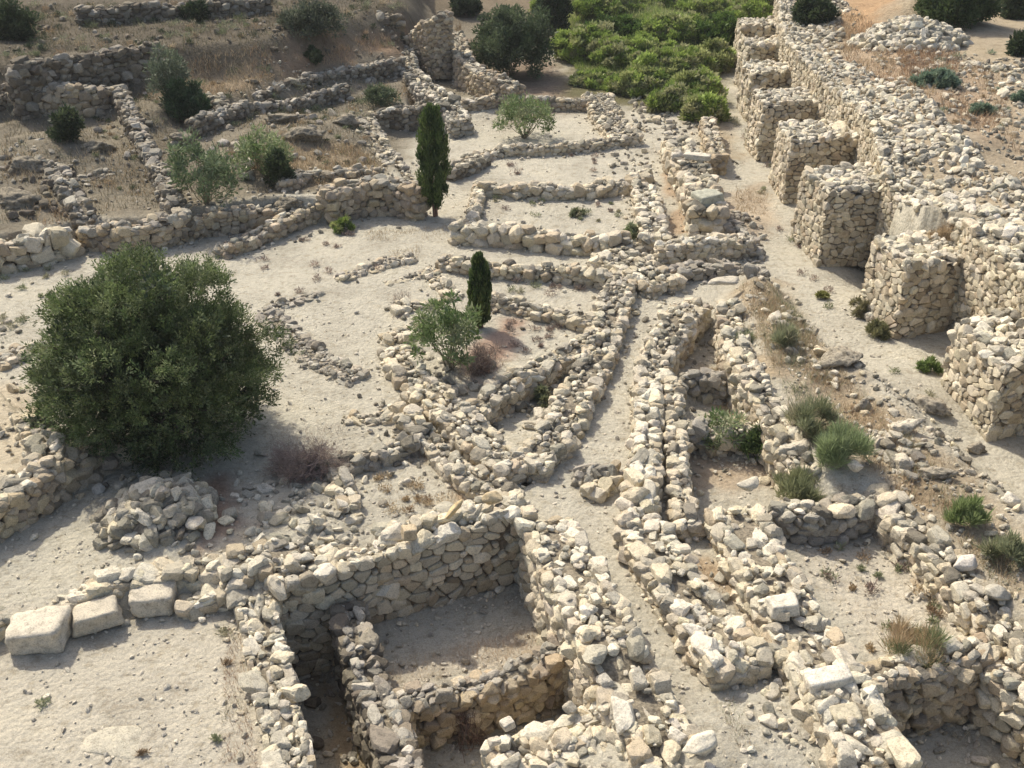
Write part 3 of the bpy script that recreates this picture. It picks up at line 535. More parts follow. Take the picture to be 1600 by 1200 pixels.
wall('crumbled footing at the left edge behind the leftmost block', [(-40,975,0),(20,955,.0),(70,942,.05),(105,935,.1)], .6, -.5, cap=.27, topj=.1, cap_tone='pale')
wall('line of pale blocks between the rightmost large block and the trench wall', [(285,940,-.1),(320,930,-.05),(365,915,0)], .4, -.4, cap=.3, topj=.05, cap_tone='white')
wall('rubble wall joining the round mound to the north side of the trench', [(345,882,.3),(400,868,.32),(455,862,.32),(510,850,.35),(555,838,.35)], .9, -.1, cap=.33, topj=.1, cap_tone='white', relief=.04)
wall('north wall of the small square room behind the dead shrub', [(530,722,.25),(575,708,.3),(620,694,.3),(655,682,.3)], .5, -.1, cap=.27, topj=.1, tone='grey', cap_tone='pale')
wall('west wall of the small square room, narrow and broken', [(522,712,.25),(530,742,.25),(542,775,.3),(550,805,.3)], .42, -.1, cap=.28, topj=.1, cap_tone='pale')
wall('east wall of the small square room along the diagonal lane', [(630,645,.3),(662,668,.32),(690,702,.33),(725,735,.33),(765,757,.33),(805,772,.35)], .62, -.1, cap=.28, topj=.1, cap_tone='pale', relief=.04)
wall('loose row of small stones above the small square room', [(545,650,.1),(585,648,.15),(625,632,.25)], .6, -.1, cap=.23, topj=.07, cap_tone='pale')
wall('line of tan boulders along the south side of the small square room', [(600,838,.35),(650,822,.4),(700,800,.45),(760,785,.5),(810,775,.5)], .5, -.1, cap=.36, topj=.08, cap_tone='white')
wall('low grey footing running diagonally across the open gravel', [(418,488,.12),(445,515,.14),(480,545,.14),(520,572,.14),(560,588,.12)], .8, -.1, cap=.2, topj=.03, tone='grey', cap_tone='grey', foot=.5)
wall('short end of the grey footing pointing to the right', [(418,484,.12),(450,470,.12),(500,455,.08)], .5, -.1, cap=.2, topj=.04, tone='grey', cap_tone='grey', foot=.5)
wall('low remains of a footing beside the patch of brown grass on the gravel', [(530,432,.12),(565,420,.14),(605,406,.14),(645,398,.12)], .6, -.1, cap=.22, topj=.05, cap_tone='grey', foot=.6)
wall('faint line of stones on the gravel below the footing remains', [(605,440,.06),(635,432,.08),(660,428,.06)], .25, -.1, cap=.18, topj=.03, cap_tone='grey', foot=.3)
wall('low crumbled wall descending to the small cypress', [(668,415,.12),(690,440,.14),(712,460,.14)], .6, -.1, cap=.2, topj=.06, cap_tone='pale', foot=.6)
wall('rubble line left of the oleander in the middle of the site', [(600,528,.12),(630,518,.14),(665,512,.16)], .6, -.1, cap=.24, topj=.07, cap_tone='pale')
wall('rubble row on the open ground left of the oleander', [(615,480,.12),(650,472,.14),(690,470,.14)], .6, -.1, cap=.22, topj=.07, cap_tone='pale', foot=.6)
wall('tumbled row of stones behind the hummock on the left plateau', [(-40,580,.1),(10,562,.1),(45,540,.1)], .7, -.1, cap=.26, topj=.07, cap_tone='pale')
wall('short low run of rubble between the central path and the double wall', [(922,770,.12),(942,755,.15),(966,738,.2)], .5, -.1, cap=.27, topj=.09, cap_tone='pale', foot=1.2)
wall('crumbled wall along the sandy path edge on the bank', [(1355,675,.5),(1395,690,.55),(1420,720,.55),(1445,745,.5)], .7, -.1, cap=.3, topj=.14, tone='grey', cap_tone='pale')
wall('rough wall following the edge of the bank beside the sandy path', [(1185,470,.35),(1215,500,.35),(1250,540,.3),(1285,575,.3)], .6, -.1, cap=.28, topj=.12, tone='grey', cap_tone='pale')
wall('tumbled upper wall left of the dark bush on the right terrace', [(1228,8,2.7),(1234,45,2.4),(1240,72,2.2)], .9, 1.6, cap=.3, topj=.12, cap_tone='pale')
wall('ruined rubble wall right of the dark bush on the right terrace', [(1312,0,2.9),(1315,30,2.6),(1312,55,2.4)], .9, 1.6, cap=.3, topj=.14, cap_tone='pale')

# ---------------------------------------------------------------- fallen rubble, too much to count
def scatter(mb, poly, dens, smin, smax, tone='pale', patch=1.2, sink=.12, world=False):
    P = np.array(poly) if world else np.array([at(*p)[:2] for p in poly]); q = in_poly_pts(P, dens)
    k = fbm(q[:, 0], q[:, 1], patch, 21) > RN.uniform(-1.0, .5, len(q)); q = q[k]; s = smin * (smax / smin)**(RN.random(len(q))**1.7)
    stones(mb, np.column_stack([q, hz(*q.T) + s * (.5 - sink) * .5]), s, tone, None, tilt=.45)
rb = MB()
T2 = [(1290,108),(1400,225),(1410,330),(1525,345),(1600,400),(1600,290),(1510,225),(1440,150),(1340,100)]
scatter(rb, T2, 34, .11, .3, 'white', 1.1); scatter(rb, T2, 22, .08, .2, 'pale', .9)
scatter(rb, [(1394,285),(1440,280),(1505,335),(1450,350),(1400,335)], 60, .12, .28, 'white', 6); scatter(rb, [(1222,60),(1300,60),(1330,110),(1290,125),(1240,95)], 22, .12, .3, 'white', 3)
scatter(rb, [(1415,320),(1600,335),(1600,415),(1520,350)], 22, .15, .4, 'white', 2)
scatter(rb, [(1500,95),(1600,100),(1600,180),(1560,150)], 12, .15, .35, 'white', 2)
scatter(rb, [(1330,60),(1600,95),(1600,330),(1420,300),(1450,190)], 20, .07, .26, 'pale', 1.3)
scatter(rb, [(1235,5),(1310,10),(1320,80),(1240,85)], 18, .12, .32, 'pale', 3)
scatter(rb, [(1180,440),(1260,520),(1400,610),(1500,690),(1590,790),(1600,960),(1480,830),(1360,720),(1240,620)], 34, .04, .2, 'pale', 1.)
scatter(rb, [(1270,530),(1340,570),(1480,660),(1540,740),(1500,740),(1380,640)], 10, .08, .24, 'pale', .8)
0 and scatter(rb, [(1130,120),(1140,230),(1200,380),(1280,510),(1480,640),(1600,780),(1600,700),(1400,520),(1280,420),(1200,300),(1165,170)], 0.6, .04, .10, 'grey', .8)
scatter(rb, [(165,760),(230,735),(300,740),(330,790),(330,850),(260,875),(190,860),(165,820)], 26, .08, .26, 'pale', 3)
scatter(rb, [(340,780),(430,740),(545,745),(560,840),(450,870),(350,880)], 24, .1, .28, 'white', 2)
scatter(rb, [(340,720),(420,690),(470,760),(380,790)], 7, .06, .25, 'pale')
scatter(rb, [(960,1130),(1015,1120),(1060,1195),(940,1195)], 20, .08, .24, 'white', 2)
scatter(rb, [(1165,1080),(1250,1050),(1380,1195),(1250,1195),(1160,1120)], 20, .08, .26, 'white', 2)
scatter(rb, [(1250,1060),(1320,1090),(1370,1195),(1250,1195)], 10, .08, .28, 'pale', 2)
scatter(rb, [(1540,930),(1600,950),(1600,1195),(1500,1195),(1560,1080)], 18, .09, .3, 'pale', 2)
scatter(rb, [(1380,1120),(1500,1090),(1560,1160),(1420,1195)], 5, .1, .3, 'pale')
scatter(rb, [(940,390),(1050,380),(1060,450),(1010,470),(950,450)], 24, .1, .26, 'pale', 3)
scatter(rb, [(1110,340),(1190,340),(1195,440),(1120,430)], 22, .1, .28, 'grey', 2)
scatter(rb, [(985,140),(1090,175),(1110,215),(1050,220),(990,200)], 18, .1, .32, 'pale', 2)
scatter(rb, [(940,245),(1010,235),(1020,280),(985,295)], 14, .1, .25, 'pale', 2)
scatter(rb, [(950,500),(1000,440),(1060,460),(1020,500),(985,560)], 9, .08, .22, 'pale')
scatter(rb, [(770,610),(880,570),(900,620),(850,690),(800,680)], 14, .1, .3, 'pale', 2)
scatter(rb, [(640,540),(700,560),(790,560),(740,620),(690,620)], 16, .08, .26, 'pale', 1.5)
scatter(rb, [(1170,440),(1240,450),(1290,560),(1220,560)], 12, .08, .28, 'pale', 1)
scatter(rb, [(0,230),(110,240),(130,340),(0,350)], 12, .1, .34, 'dim', 2)
scatter(rb, [(0,10),(640,10),(630,90),(400,140),(0,140)], 1.8, .08, .3, 'dim', 1.5)
scatter(rb, [(130,140),(400,120),(600,110),(570,300),(300,330),(130,350)], 2.6, .08, .36, 'grey', 1.5)
scatter(rb, [(300,300),(620,290),(960,450),(980,330),(1000,220),(820,200)], 1.2, .05, .16, 'grey', .8)
scatter(rb, [(0,400),(400,420),(560,700),(300,900),(0,900)], 1.3, .05, .18, 'pale', .8)
scatter(rb, [(0,480),(60,500),(60,640),(0,700)], 5, .08, .3, 'pale', .9)
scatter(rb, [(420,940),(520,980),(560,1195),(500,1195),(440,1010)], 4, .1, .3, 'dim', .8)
scatter(rb, [(680,1100),(920,1050),(960,1080),(780,1180)], 4, .1, .3, 'pale', .8)
scatter(rb, [(600,980),(850,900),(880,990),(640,1070)], 1.5, .06, .2, 'grey', .8)
scatter(rb, [(570,740),(700,720),(800,780),(640,830)], 3, .05, .2, 'pale', .8)
scatter(rb, [(1080,600),(1190,600),(1200,760),(1090,760)], 3, .06, .24, 'pale', .8)
scatter(rb, [(1230,850),(1420,850),(1550,980),(1380,1040)], 2.5, .04, .18, 'pale', .8)
scatter(rb, [(1070,880),(1110,870),(1240,1000),(1200,1010)], 8, .08, .22, 'pale', 2)
for loop, dens, tone in FOOT:                       # stones fallen along every wall foot
    P = np.array(loop); nx2 = np.roll(P, -1, 0); sg = nx2 - P; ln = np.hypot(*sg.T); n = int(ln.sum() * (2.2 * dens if dens < .9 else 6.)); far = .15 if dens < .9 else .24
    i = RN.choice(len(P), n, p=ln / ln.sum()); u = RN.random(n)[:, None]; p = P[i] + sg[i] * u; nn = np.stack([sg[i, 1], -sg[i, 0]], 1) / np.maximum(ln[i], 1e-6)[:, None]
    q = p + nn * (RN.exponential(far, n) + .04)[:, None]; s = .035 * 4.2**(RN.random(n)**1.4)
    stones(rb, np.column_stack([q, hz(*q.T) + s * .22]), s, tone, None, tilt=.5, sub=2)
tag(rb.build('fallen_rubble', M_STONE), kind='stuff')
gv = MB()                                           # gravel and chips on the bare ground
q = np.column_stack([RN.uniform(-9, 9, 60000), RN.uniform(10.5, 26, 60000)]); dd = np.hypot(q[:, 0], q[:, 1])
q = q[(np.abs(q[:, 0]) < q[:, 1] * .52 + 1.) & (RN.random(len(q)) < (14. / dd)**1.2 * .15) & (fbm(q[:, 0], q[:, 1], .9, 31) > RN.uniform(-.9, .6, len(q)))]
s = .02 * 3.2**(RN.random(len(q))**2); T1, f1 = ico(1); T1 = T1 * RN.normal(1, .12, (len(T1), 1)); nv = len(T1)
M = rotm(RN.uniform(0, 6, len(q)), RN.normal(0, .5, len(q)), RN.normal(0, .5, len(q)))
V = np.einsum('nij,nvj->nvi', M, T1[None] * (s[:, None] * np.stack([RN.uniform(.8, 1.4, len(q)), RN.uniform(.7, 1, len(q)), RN.uniform(.4, .7, len(q))], 1))[:, None, :]) + np.column_stack([q, hz(*q.T) + s * .2])[:, None, :]
gv.add(V.reshape(-1, 3), (f1[None] + (np.arange(len(q)) * nv)[:, None, None]).reshape(-1, 3), np.repeat(np.array([[.56, .51, .42]]) * RN.normal(1, .12, (len(q), 1)), nv, 0))
tag(gv.build('gravel', M_STONE), kind='stuff')
# heap of stones on the terrace and the round mound
def heap(label, c, r, h, n, smin, smax, tone, squash=1., name='stone_heap'):
    c = np.array(c); mb = MB(); a = RN.uniform(0, 6.283, n); u = np.sqrt(RN.random(n)); q = np.column_stack([c[0] + np.cos(a) * u * r, c[1] + np.sin(a) * u * r * squash])
    z = hz(*q.T) + h * (1 - u**1.6) + RN.normal(0, .03, n); s = RN.uniform(smin, smax, n); stones(mb, np.column_stack([q, z]), s, tone, None, tilt=.5)
    k = 24; an = np.arange(k) * 6.2832 / k; rr = [(1., -.12), (.7, h * .55), (.35, h * .85)]; v = []
    for f_, zz in rr:
        x = c[0] + np.cos(an) * r * f_ * .95; y = c[1] + np.sin(an) * r * f_ * squash * .95; v.append(np.column_stack([x, y, hz(x, y) + zz - .05]))
    v.append([[c[0], c[1], hz(*c) + h - .1]]); v = np.concatenate(v); A = np.arange(k); B = (A + 1) % k
    t = [np.stack([A, B, B + k], 1), np.stack([A, B + k, A + k], 1), np.stack([A + k, B + k, B + 2 * k], 1), np.stack([A + k, B + 2 * k, A + 2 * k], 1), np.stack([A + 2 * k, B + 2 * k, np.full(k, 3 * k)], 1)]
    cb = MB(); cb.add(v, np.concatenate(t), (.28, .235, .18)); b = (c[0], c[1], float(hz(*c)))
    th = thing(name, b, label, 'stone heap'); cb.build('earth_core', M_CORE, th, loc=b); mb.build('loose_stones', M_STONE, th, loc=b)
p = at(1420, 68); heap('tall heap of loose white stones below the dark tree on the right terrace', p[:2], 2.3, .9, 520, .18, .38, 'white', .7)
p = at(245, 800); heap('round mound of mixed rubble beside the retaining wall under the olive tree', (p[0] - .1, p[1] + .15), 1.05, .38, 260, .12, .34, 'pale', .9)
p = at(935, 752); heap('small heap of rounded grey stones on the edge of the central path', p[:2], .5, .22, 60, .15, .3, 'grey', .8)
p = at(1372, 498); heap('little pile of stones at the foot of the bank where the sandy path bends', p[:2], .45, .25, 50, .12, .24, 'pale', .8)

# ---------------------------------------------------------------- single rocks
V5, F5 = ico(5); V4, F4 = ico(4)
def rock(label, px, py, size, yaw=0., tone=(.58,.54,.46), seed=1, square=False, rough=.05, sink=.15, name='boulder', cat='boulder', group=None, mat=None, z=None, tilt=(0, 0), pits=0.):
    r = np.random.default_rng(seed); v = V4
    if square: pn = np.concatenate([np.eye(3), -np.eye(3)]) + r.normal(0, .07, (6, 3)); pd = np.full(6, .62); ex = r.normal(size=(8, 3)); pn = np.concatenate([pn, ex]); pd = np.concatenate([pd, r.uniform(.86, 1., 8)])
    else: pn = r.normal(size=(16, 3)); pd = r.uniform(.62, .92, 16)
    pn /= np.linalg.norm(pn, axis=1)[:, None]; d = v @ pn.T; rad = np.where(d > .05, pd / np.maximum(d, .05), 9.); p_ = 26. if square else 16.
    rad = (rad**-p_).sum(1)**(-1 / p_); v = v * rad[:, None]
    off = Vector((seed * 3.1, seed * 1.7, 0)); dn = np.array([noise.fractal(Vector(w) * 2.2 + off, 1., 2., 4) for w in v]); v = v * (1 + rough * dn)[:, None]
    if square: dn2 = np.array([noise.noise(Vector(w) * 5.5 + off) for w in v]); v = v * (1 - .10 * np.maximum(0, dn2 - .15) - .012 * np.array([noise.noise(Vector(w) * 16 + off) for w in v]))[:, None]
    if pits: dn = np.array([noise.noise(Vector(w) * 6 + off) for w in v]); v = v * (1 - pits * np.maximum(0, dn - .1))[:, None]
    v = v * np.array(size) / np.array([np.ptp(v[:, i]) for i in range(3)]); v[:, 2] -= v[:, 2].min() + sink * size[2]
    v = v @ rotm(np.array([yaw]), np.array([tilt[0]]), np.array([tilt[1]]))[0].T; b = at(px, py)
    if z is not None: b = np.array([*g(px, py, z), z])
    v *= .86 if cat == 'boulder' else 1.; mb = MB(); mb.add(v, F4, np.array(tone) * np.array([.97, .945, .90])); o = mb.build(name, mat or M_STONE, smooth=not square or rough < .03); o.location = b
    if square: o.data.polygons.foreach_set('use_smooth', np.ones(len(F4), bool)); 
    return tag(o, label, cat, group)
WH = (.66, .61, .52)
rock('leftmost of the three large limestone blocks, with cut corners and a worn hollow top', 66, 1003, (.98, .72, .5), .12, WH, 3, True, .085, .05, 'stone_block', 'stone block')
rock('middle block of the three large limestone blocks in the courtyard', 154, 978, (.86, .52, .42), .42, (.60, .55, .46), 4, True, .075, .05, 'stone_block', 'stone block')
rock('rightmost of the three large limestone blocks, next to the line of pale stones', 243, 952, (.76, .5, .42), .2, (.62, .57, .48), 5, True, .075, .05, 'stone_block', 'stone block')
rock('flat pale slab of bedrock showing through the gravel of the courtyard', 168, 1158, (.95, .85, .1), .3, (.54, .51, .43), 6, False, .06, .6, 'bedrock_slab', 'bedrock')
rock('yellowish round boulder on the wall south of the small square room', 699, 806, (.36, .33, .34), 0, (.66, .53, .33), 7, z=.62)
rock('wide yellow boulder at the corner above the excavated room', 768, 785, (.45, .35, .32), .3, (.6, .5, .34), 8, z=.64)
rock('squared tan boulder in the line south of the small square room', 640, 838, (.32, .26, .26), .2, (.6, .5, .36), 9, True, z=.55)
rock('white oblong boulder lying on the rubble right of the round mound', 497, 818, (.42, .26, .22), -.1, (.72, .68, .58), 10, z=.4)
rock('white boulder on the left of the upper rubble field by the small square room', 535, 792, (.3, .24, .22), -.6, (.7, .65, .56), 11, z=.4)
rock('large pale triangular rock lying inside the V shaped ruin', 838, 592, (.5, .36, .22), .4, (.62, .6, .52), 12, False, .03, z=.15)
rock('upright squared stone post at the end of the alley wall in the foreground', 1143, 1060, (.42, .4, .75), .2, (.56, .53, .47), 13, True, .03, z=-.05)
rock('broad pale block beside the upright stone post', 1180, 1040, (.4, .36, .42), .1, (.6, .56, .48), 14, True, .05, z=.15)
rock('longest white block on the broad foreground wall, cracked across its middle', 1292, 1072, (.85, .42, .36), .22, (.74, .71, .64), 15, True, .04, z=.5)
rock('pale rounded block just below the longest white block', 1300, 1108, (.5, .4, .34), .1, (.66, .62, .53), 16, False, .04, z=.45)
rock('tan block on the broad wall above the lower right hollow', 1318, 1128, (.5, .4, .3), .1, (.6, .55, .43), 17, True, .05, z=.45)
rock('large white slab crowning the middle of the broad foreground wall', 1222, 952, (.62, .42, .26), .15, (.74, .7, .61), 18, True, .05, z=.55)
rock('white slab at the top corner of the broad foreground wall', 1168, 762, (.62, .36, .22), .35, (.64, .60, .51), 19, False, .06, z=.5)
rock('large white boulder on the wall at the bottom edge beside the alley', 1095, 1172, (.62, .42, .36), .2, (.7, .66, .57), 20, False, .04, z=.45)
rock('grey rough boulder on the corner of the east wall of the right foreground room', 1512, 885, (.48, .4, .34), .3, (.66, .62, .58), 21, False, .05, z=.4)
rock('grey boulder beneath the corner boulder of the right foreground room', 1555, 935, (.55, .45, .35), .1, (.46, .44, .39), 22, False, .08, z=.35)
rock('white triangular stone standing on the bank above the right foreground room', 1335, 735, (.34, .24, .24), -.4, (.72, .68, .6), 23, False, .03, z=.6)
rock('white angular rock at the edge of the sandy path near the right edge', 1582, 790, (.36, .28, .3), .3, (.74, .7, .62), 24, False, .04)
rock('pair of pale flat slabs at the head of the tall faced wall', 1130, 440, (.9, .4, .14), .25, (.60, .56, .48), 25, False, .06, z=.6, cat='stone slab', name='stone_slab')
rock('dark grey pointed boulder beside the pale flat slabs', 1172, 432, (.5, .4, .5), .2, (.36, .34, .3), 26, False, .06, z=.4)
rock('smooth grey boulder lying in the rubble at the junction of the lanes', 1068, 432, (.55, .38, .36), .2, (.36, .345, .31), 27, False, .04, z=.2)
rock('big grey green slab lying across the wall of heavy slabs', 1104, 318, (.85, .75, .42), .5, (.46, .47, .4), 28, True, .04, z=.9, cat='stone slab', name='stone_slab')
rock('long pale slab resting on the wall beside the dirt lane at the top', 1090, 248, (.9, .38, .2), -.3, (.66, .63, .55), 29, True, .04, z=.95, cat='stone slab', name='stone_slab')
rock('pale block with a round hole on top of the round mound', 247, 778, (.3, .26, .22), .4, (.74, .72, .66), 30, True, .03, z=.62, name='pierced_block', cat='stone block')
rock('cube of pale stone on the rubble near the oleander in the middle', 640, 530, (.38, .32, .26), .3, (.66, .62, .52), 31, True, .05, z=.2)
rock('grey boulder lying alone near the wall below the olive tree', 155, 768, (.3, .25, .22), .3, (.46, .45, .42), 32, False, .04)
rock('small single white stone on the open gravel left of the oleander', 558, 490, (.16, .13, .1), .3, (.62, .58, .5), 33)
rock('pale mossy rock at the bottom edge beside the grass in the grey wall', 700, 1230, (.6, .5, .4), .1, (.5, .49, .42), 34, z=-.3)
rock('white cut stone cube in the rubble of the lower excavated room', 793, 1135, (.24, .2, .16), .5, (.66, .62, .54), 35, True, .05, z=.1)
for i, (px, py, sx, sy, sz, yw, lab) in enumerate([
    (478, 215, 1.5, .9, .55, .2, 'rounded outcrop of grey rock above the dry grass terrace'), (440, 190, 1.5, .8, .45, .1, 'long low outcrop of grey rock higher on the terrace'),
    (40, 262, 1.3, .9, .5, .3, 'pale pitted rock outcrop at the left edge of the hillside'), (30, 318, 1.5, .9, .6, 0, 'dark pitted rock mass above the white boulder wall'),
    (540, 195, 1.0, .8, .55, .5, 'grey rock outcrop beside the sunken cell wall'), (455, 325, .9, .7, .4, .1, 'grey rock lump at the end of the curving hillside wall'),
    (1320, 562, 1.2, .8, .38, .3, 'smooth grey rock outcrop on the bank beside the sandy path'), (1455, 640, .9, .55, .4, -.5, 'pitted dark rock on the edge of the bank near the first buttress'),
    (1400, 672, .6, .5, .5, .2, 'pale jagged rock in the middle of the bank'), (1465, 745, .75, .4, .3, -.2, 'brown ledge of rock in the orange grass of the bank'),
    (1350, 640, .45, .3, .4, .1, 'square topped rock standing in the weeds of the bank'), (150, 235, 1.1, .8, .5, .2, 'low grey rock beside the narrow wall of the left slope'),
    (290, 225, .9, .7, .6, .2, 'pale rock behind the left oleander'), (1425, 205, .7, .4, .3, .2, 'pale ledge stone in the terrace rubble'), (1522, 705, .5, .35, .3, .4, 'crumbling grey rock at the path edge below the pitted dark rock')]):
    rock(lab, px, py, (sx, sy, sz), yw, (.27, .245, .2) if i < 6 or i in (11, 12) else (.38, .345, .285) if i not in (8, 13) else (.6, .56, .48), 50 + i, False, .3, .3, 'rock_outcrop', 'rock', 'rock outcrops', M_ROCK, pits=.08)

# ---------------------------------------------------------------- vegetation
def leaves(mb, cen, rad, n, ln, wd, pal, up=.5, out=1., squash=1., jit=.6, shell=.0):
    cen = np.asarray(cen); rad = np.broadcast_to(rad, (len(cen),)); k = np.repeat(np.arange(len(cen)), n); m = len(k)
    d = RN.normal(size=(m, 3)); d /= np.linalg.norm(d, axis=1)[:, None]; u = (shell + (1 - shell) * RN.random(m))**.5; d[:, 2] *= squash
    p = cen[k] + d * (rad[k] * u)[:, None]; a = d * out + np.array([0, 0, up]) + RN.normal(0, jit, (m, 3)); a /= np.linalg.norm(a, axis=1)[:, None]
    b = np.cross(a, RN.normal(size=(m, 3))); b /= np.linalg.norm(b, axis=1)[:, None]; L = (ln * np.exp(RN.normal(0, .25, m)))[:, None]; Wd = L * (wd / ln)
    v = np.stack([p, p + a * L * .45 + b * Wd, p + a * L, p + a * L * .45 - b * Wd], 1); f = np.array([[0, 1, 2], [0, 2, 3]])
    pal = np.array(pal); cc = pal[RN.integers(0, len(pal), len(cen))][k] * RN.normal(1, .16, (m, 1)); cc = np.clip(cc, .01, .8)
    mb.add(v.reshape(-1, 3), (f[None] + (np.arange(m) * 4)[:, None, None]).reshape(-1, 3), np.repeat(cc, 4, 0))
def tube(mb, pts, r0, r1, col, k=6):
    pts = np.array(pts, float); n = len(pts); v = []; 
    for i in range(n):
        d = pts[min(i + 1, n - 1)] - pts[max(i - 1, 0)]; d /= max(np.linalg.norm(d), 1e-6); a = np.cross(d, [0.3, 1, .1]); a /= np.linalg.norm(a); b = np.cross(d, a); r = r0 + (r1 - r0) * i / (n - 1)
        an = np.arange(k) * 2 * math.pi / k; v.append(pts[i] + r * (np.cos(an)[:, None] * a + np.sin(an)[:, None] * b))
    t = []
    for i in range(n - 1):
        A = np.arange(k) + i * k; B = (np.arange(k) + 1) % k + i * k; t += [np.stack([A, B, B + k], 1), np.stack([A, B + k, A + k], 1)]
    mb.add(np.concatenate(v), np.concatenate(t), col)
def limb(a, b, n=5, j=.08, sag=0.):
    a = np.array(a); b = np.array(b); t = np.linspace(0, 1, n)[:, None]; p = a + (b - a) * t; L = np.linalg.norm(b - a); p[1:-1] += RN.normal(0, j * L, (n - 2, 3)) * .5; p[:, 2] += sag * L * np.sin(t[:, 0] * math.pi); return p
OLIVE = [(.11,.155,.06), (.165,.205,.085), (.085,.115,.045), (.21,.24,.12), (.10,.135,.05), (.14,.17,.09)]
OLEA = [(.17,.23,.09), (.21,.27,.12), (.13,.19,.07), (.27,.32,.16), (.31,.34,.2)]
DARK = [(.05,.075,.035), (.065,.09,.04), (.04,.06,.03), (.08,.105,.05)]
GREEN = [(.28,.36,.09), (.33,.42,.11), (.18,.25,.06), (.40,.43,.18), (.36,.36,.19), (.24,.27,.10)]
CYP = [(.07,.11,.035), (.10,.15,.045), (.05,.085,.03), (.13,.17,.055)]
SAGE = [(.22,.29,.2), (.26,.33,.23), (.18,.25,.17)]
WEED = [(.27,.29,.17), (.31,.33,.20), (.22,.24,.13), (.35,.33,.22)]
STRAW = [(.45,.35,.22), (.40,.30,.18), (.52,.43,.30), (.34,.25,.16)]
DIMG = [(.2,.17,.11), (.16,.15,.09), (.25,.2,.13), (.13,.13,.075)]
RUST = [(.37,.25,.15), (.32,.21,.13), (.43,.31,.2)]
MAUVE = [(.36,.285,.24), (.30,.235,.20), (.42,.34,.28), (.26,.20,.17)]
BR = (.16, .12, .085)
def olive_tree():
    c = np.array([-7.2, 19.4]); z0 = float(hz(*c)); b = (c[0], c[1], z0); t = thing('olive_tree', b, 'big dark green olive tree with a dense domed crown on the gravel at the left', 'tree')
    tk = MB(); crown = MB(); C0 = np.array([c[0], c[1], z0 + 1.55]); Rx = np.array([2.2, 1.95, 2.15])
    for k in range(5):
        a = k * 1.256 + .4; foot = np.array([c[0] + .16 * math.cos(a), c[1] + .16 * math.sin(a), z0 - .1]); top = C0 + np.array([math.cos(a) * 1.2, math.sin(a) * 1.1, .3])
        P = limb(foot, top, 7, .12); tube(tk, P, .15, .06, (.2, .17, .14), 8)
        for j in range(7):
            s = P[3 + j % 4]; e = s + (RN.normal(0, 1, 3) * [.5, .5, .3] + np.array([math.cos(a), math.sin(a), .5]) * .4); tube(tk, limb(s, e, 5, .12), .05, .015, (.17, .14, .11), 5)
    tk.build('trunk', M_BARK, t, True, loc=b)
    # big lumps that break the outline, each covered with upright sprays
    n = 100; i = np.arange(n) + .5; ph = np.arccos(1 - 1.8 * i / n); th = math.pi * (1 + 5**.5) * i; D = np.stack([np.cos(th) * np.sin(ph), np.sin(th) * np.sin(ph), np.cos(ph)], 1)
    lump = C0 + D * Rx * (1 + RN.normal(0, .135, (n, 1)).clip(-.3, .2)) * .85 * (1 - .12 * np.clip(D[:, 2:3], 0, 1) * np.array([1, 1, 0])); lr = RN.uniform(.28, .58, n)
    sp = []; tn = []
    for L_, r_ in zip(lump, lr):
        m = int(56 * r_ / .5); d = RN.normal(size=(m, 3)); d /= np.linalg.norm(d, axis=1)[:, None]; d[:, 2] = np.abs(d[:, 2]) * .9 - .25; sp.append(L_ + d * r_ * RN.uniform(.65, 1.05, (m, 1))); tn.append(np.full(m, RN.uniform(.75, 1.4)))
    sp = np.concatenate(sp); tn = np.concatenate(tn)[sp[:, 2] > z0 + .12]; sp = sp[sp[:, 2] > z0 + .12]; out = (sp - C0) / Rx; out /= np.linalg.norm(out, axis=1)[:, None]
    m = len(sp); L = RN.uniform(.16, .42, m)[:, None]; ax = out * .8 + np.array([0, 0, .55]) + RN.normal(0, .35, (m, 3)); ax /= np.linalg.norm(ax, axis=1)[:, None]
    pal = np.array(OLIVE); cc = pal[RN.integers(0, len(pal), m)] * RN.normal(1, .12, (m, 1)) * tn[:, None]; q = 34
    for j in range(q):                              # leaves along each spray
        u = RN.random((m, 1)); p = sp + ax * L * u; d = RN.normal(size=(m, 3)); a = ax * .9 + d * .5; a /= np.linalg.norm(a, axis=1)[:, None]; p = p + d * .025
        w = np.cross(a, RN.normal(size=(m, 3))); w /= np.linalg.norm(w, axis=1)[:, None]; l = RN.uniform(.05, .085, (m, 1)); v = np.stack([p, p + a * l * .5 + w * l * .17, p + a * l, p + a * l * .5 - w * l * .17], 1)
        crown.add(v.reshape(-1, 3), (np.array([[0, 1, 2], [0, 2, 3]])[None] + (np.arange(m) * 4)[:, None, None]).reshape(-1, 3), np.repeat(np.clip(cc * RN.normal(1, .1, (m, 1)), .01, 1), 4, 0))
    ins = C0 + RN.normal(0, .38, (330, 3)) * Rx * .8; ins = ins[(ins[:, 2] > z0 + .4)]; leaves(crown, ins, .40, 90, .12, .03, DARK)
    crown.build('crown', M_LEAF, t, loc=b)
olive_tree()
def top_h(b, pyt): dep = PITCH - math.atan((600 - pyt) / F); return CAM_H - b[1] * math.tan(dep) - b[2]
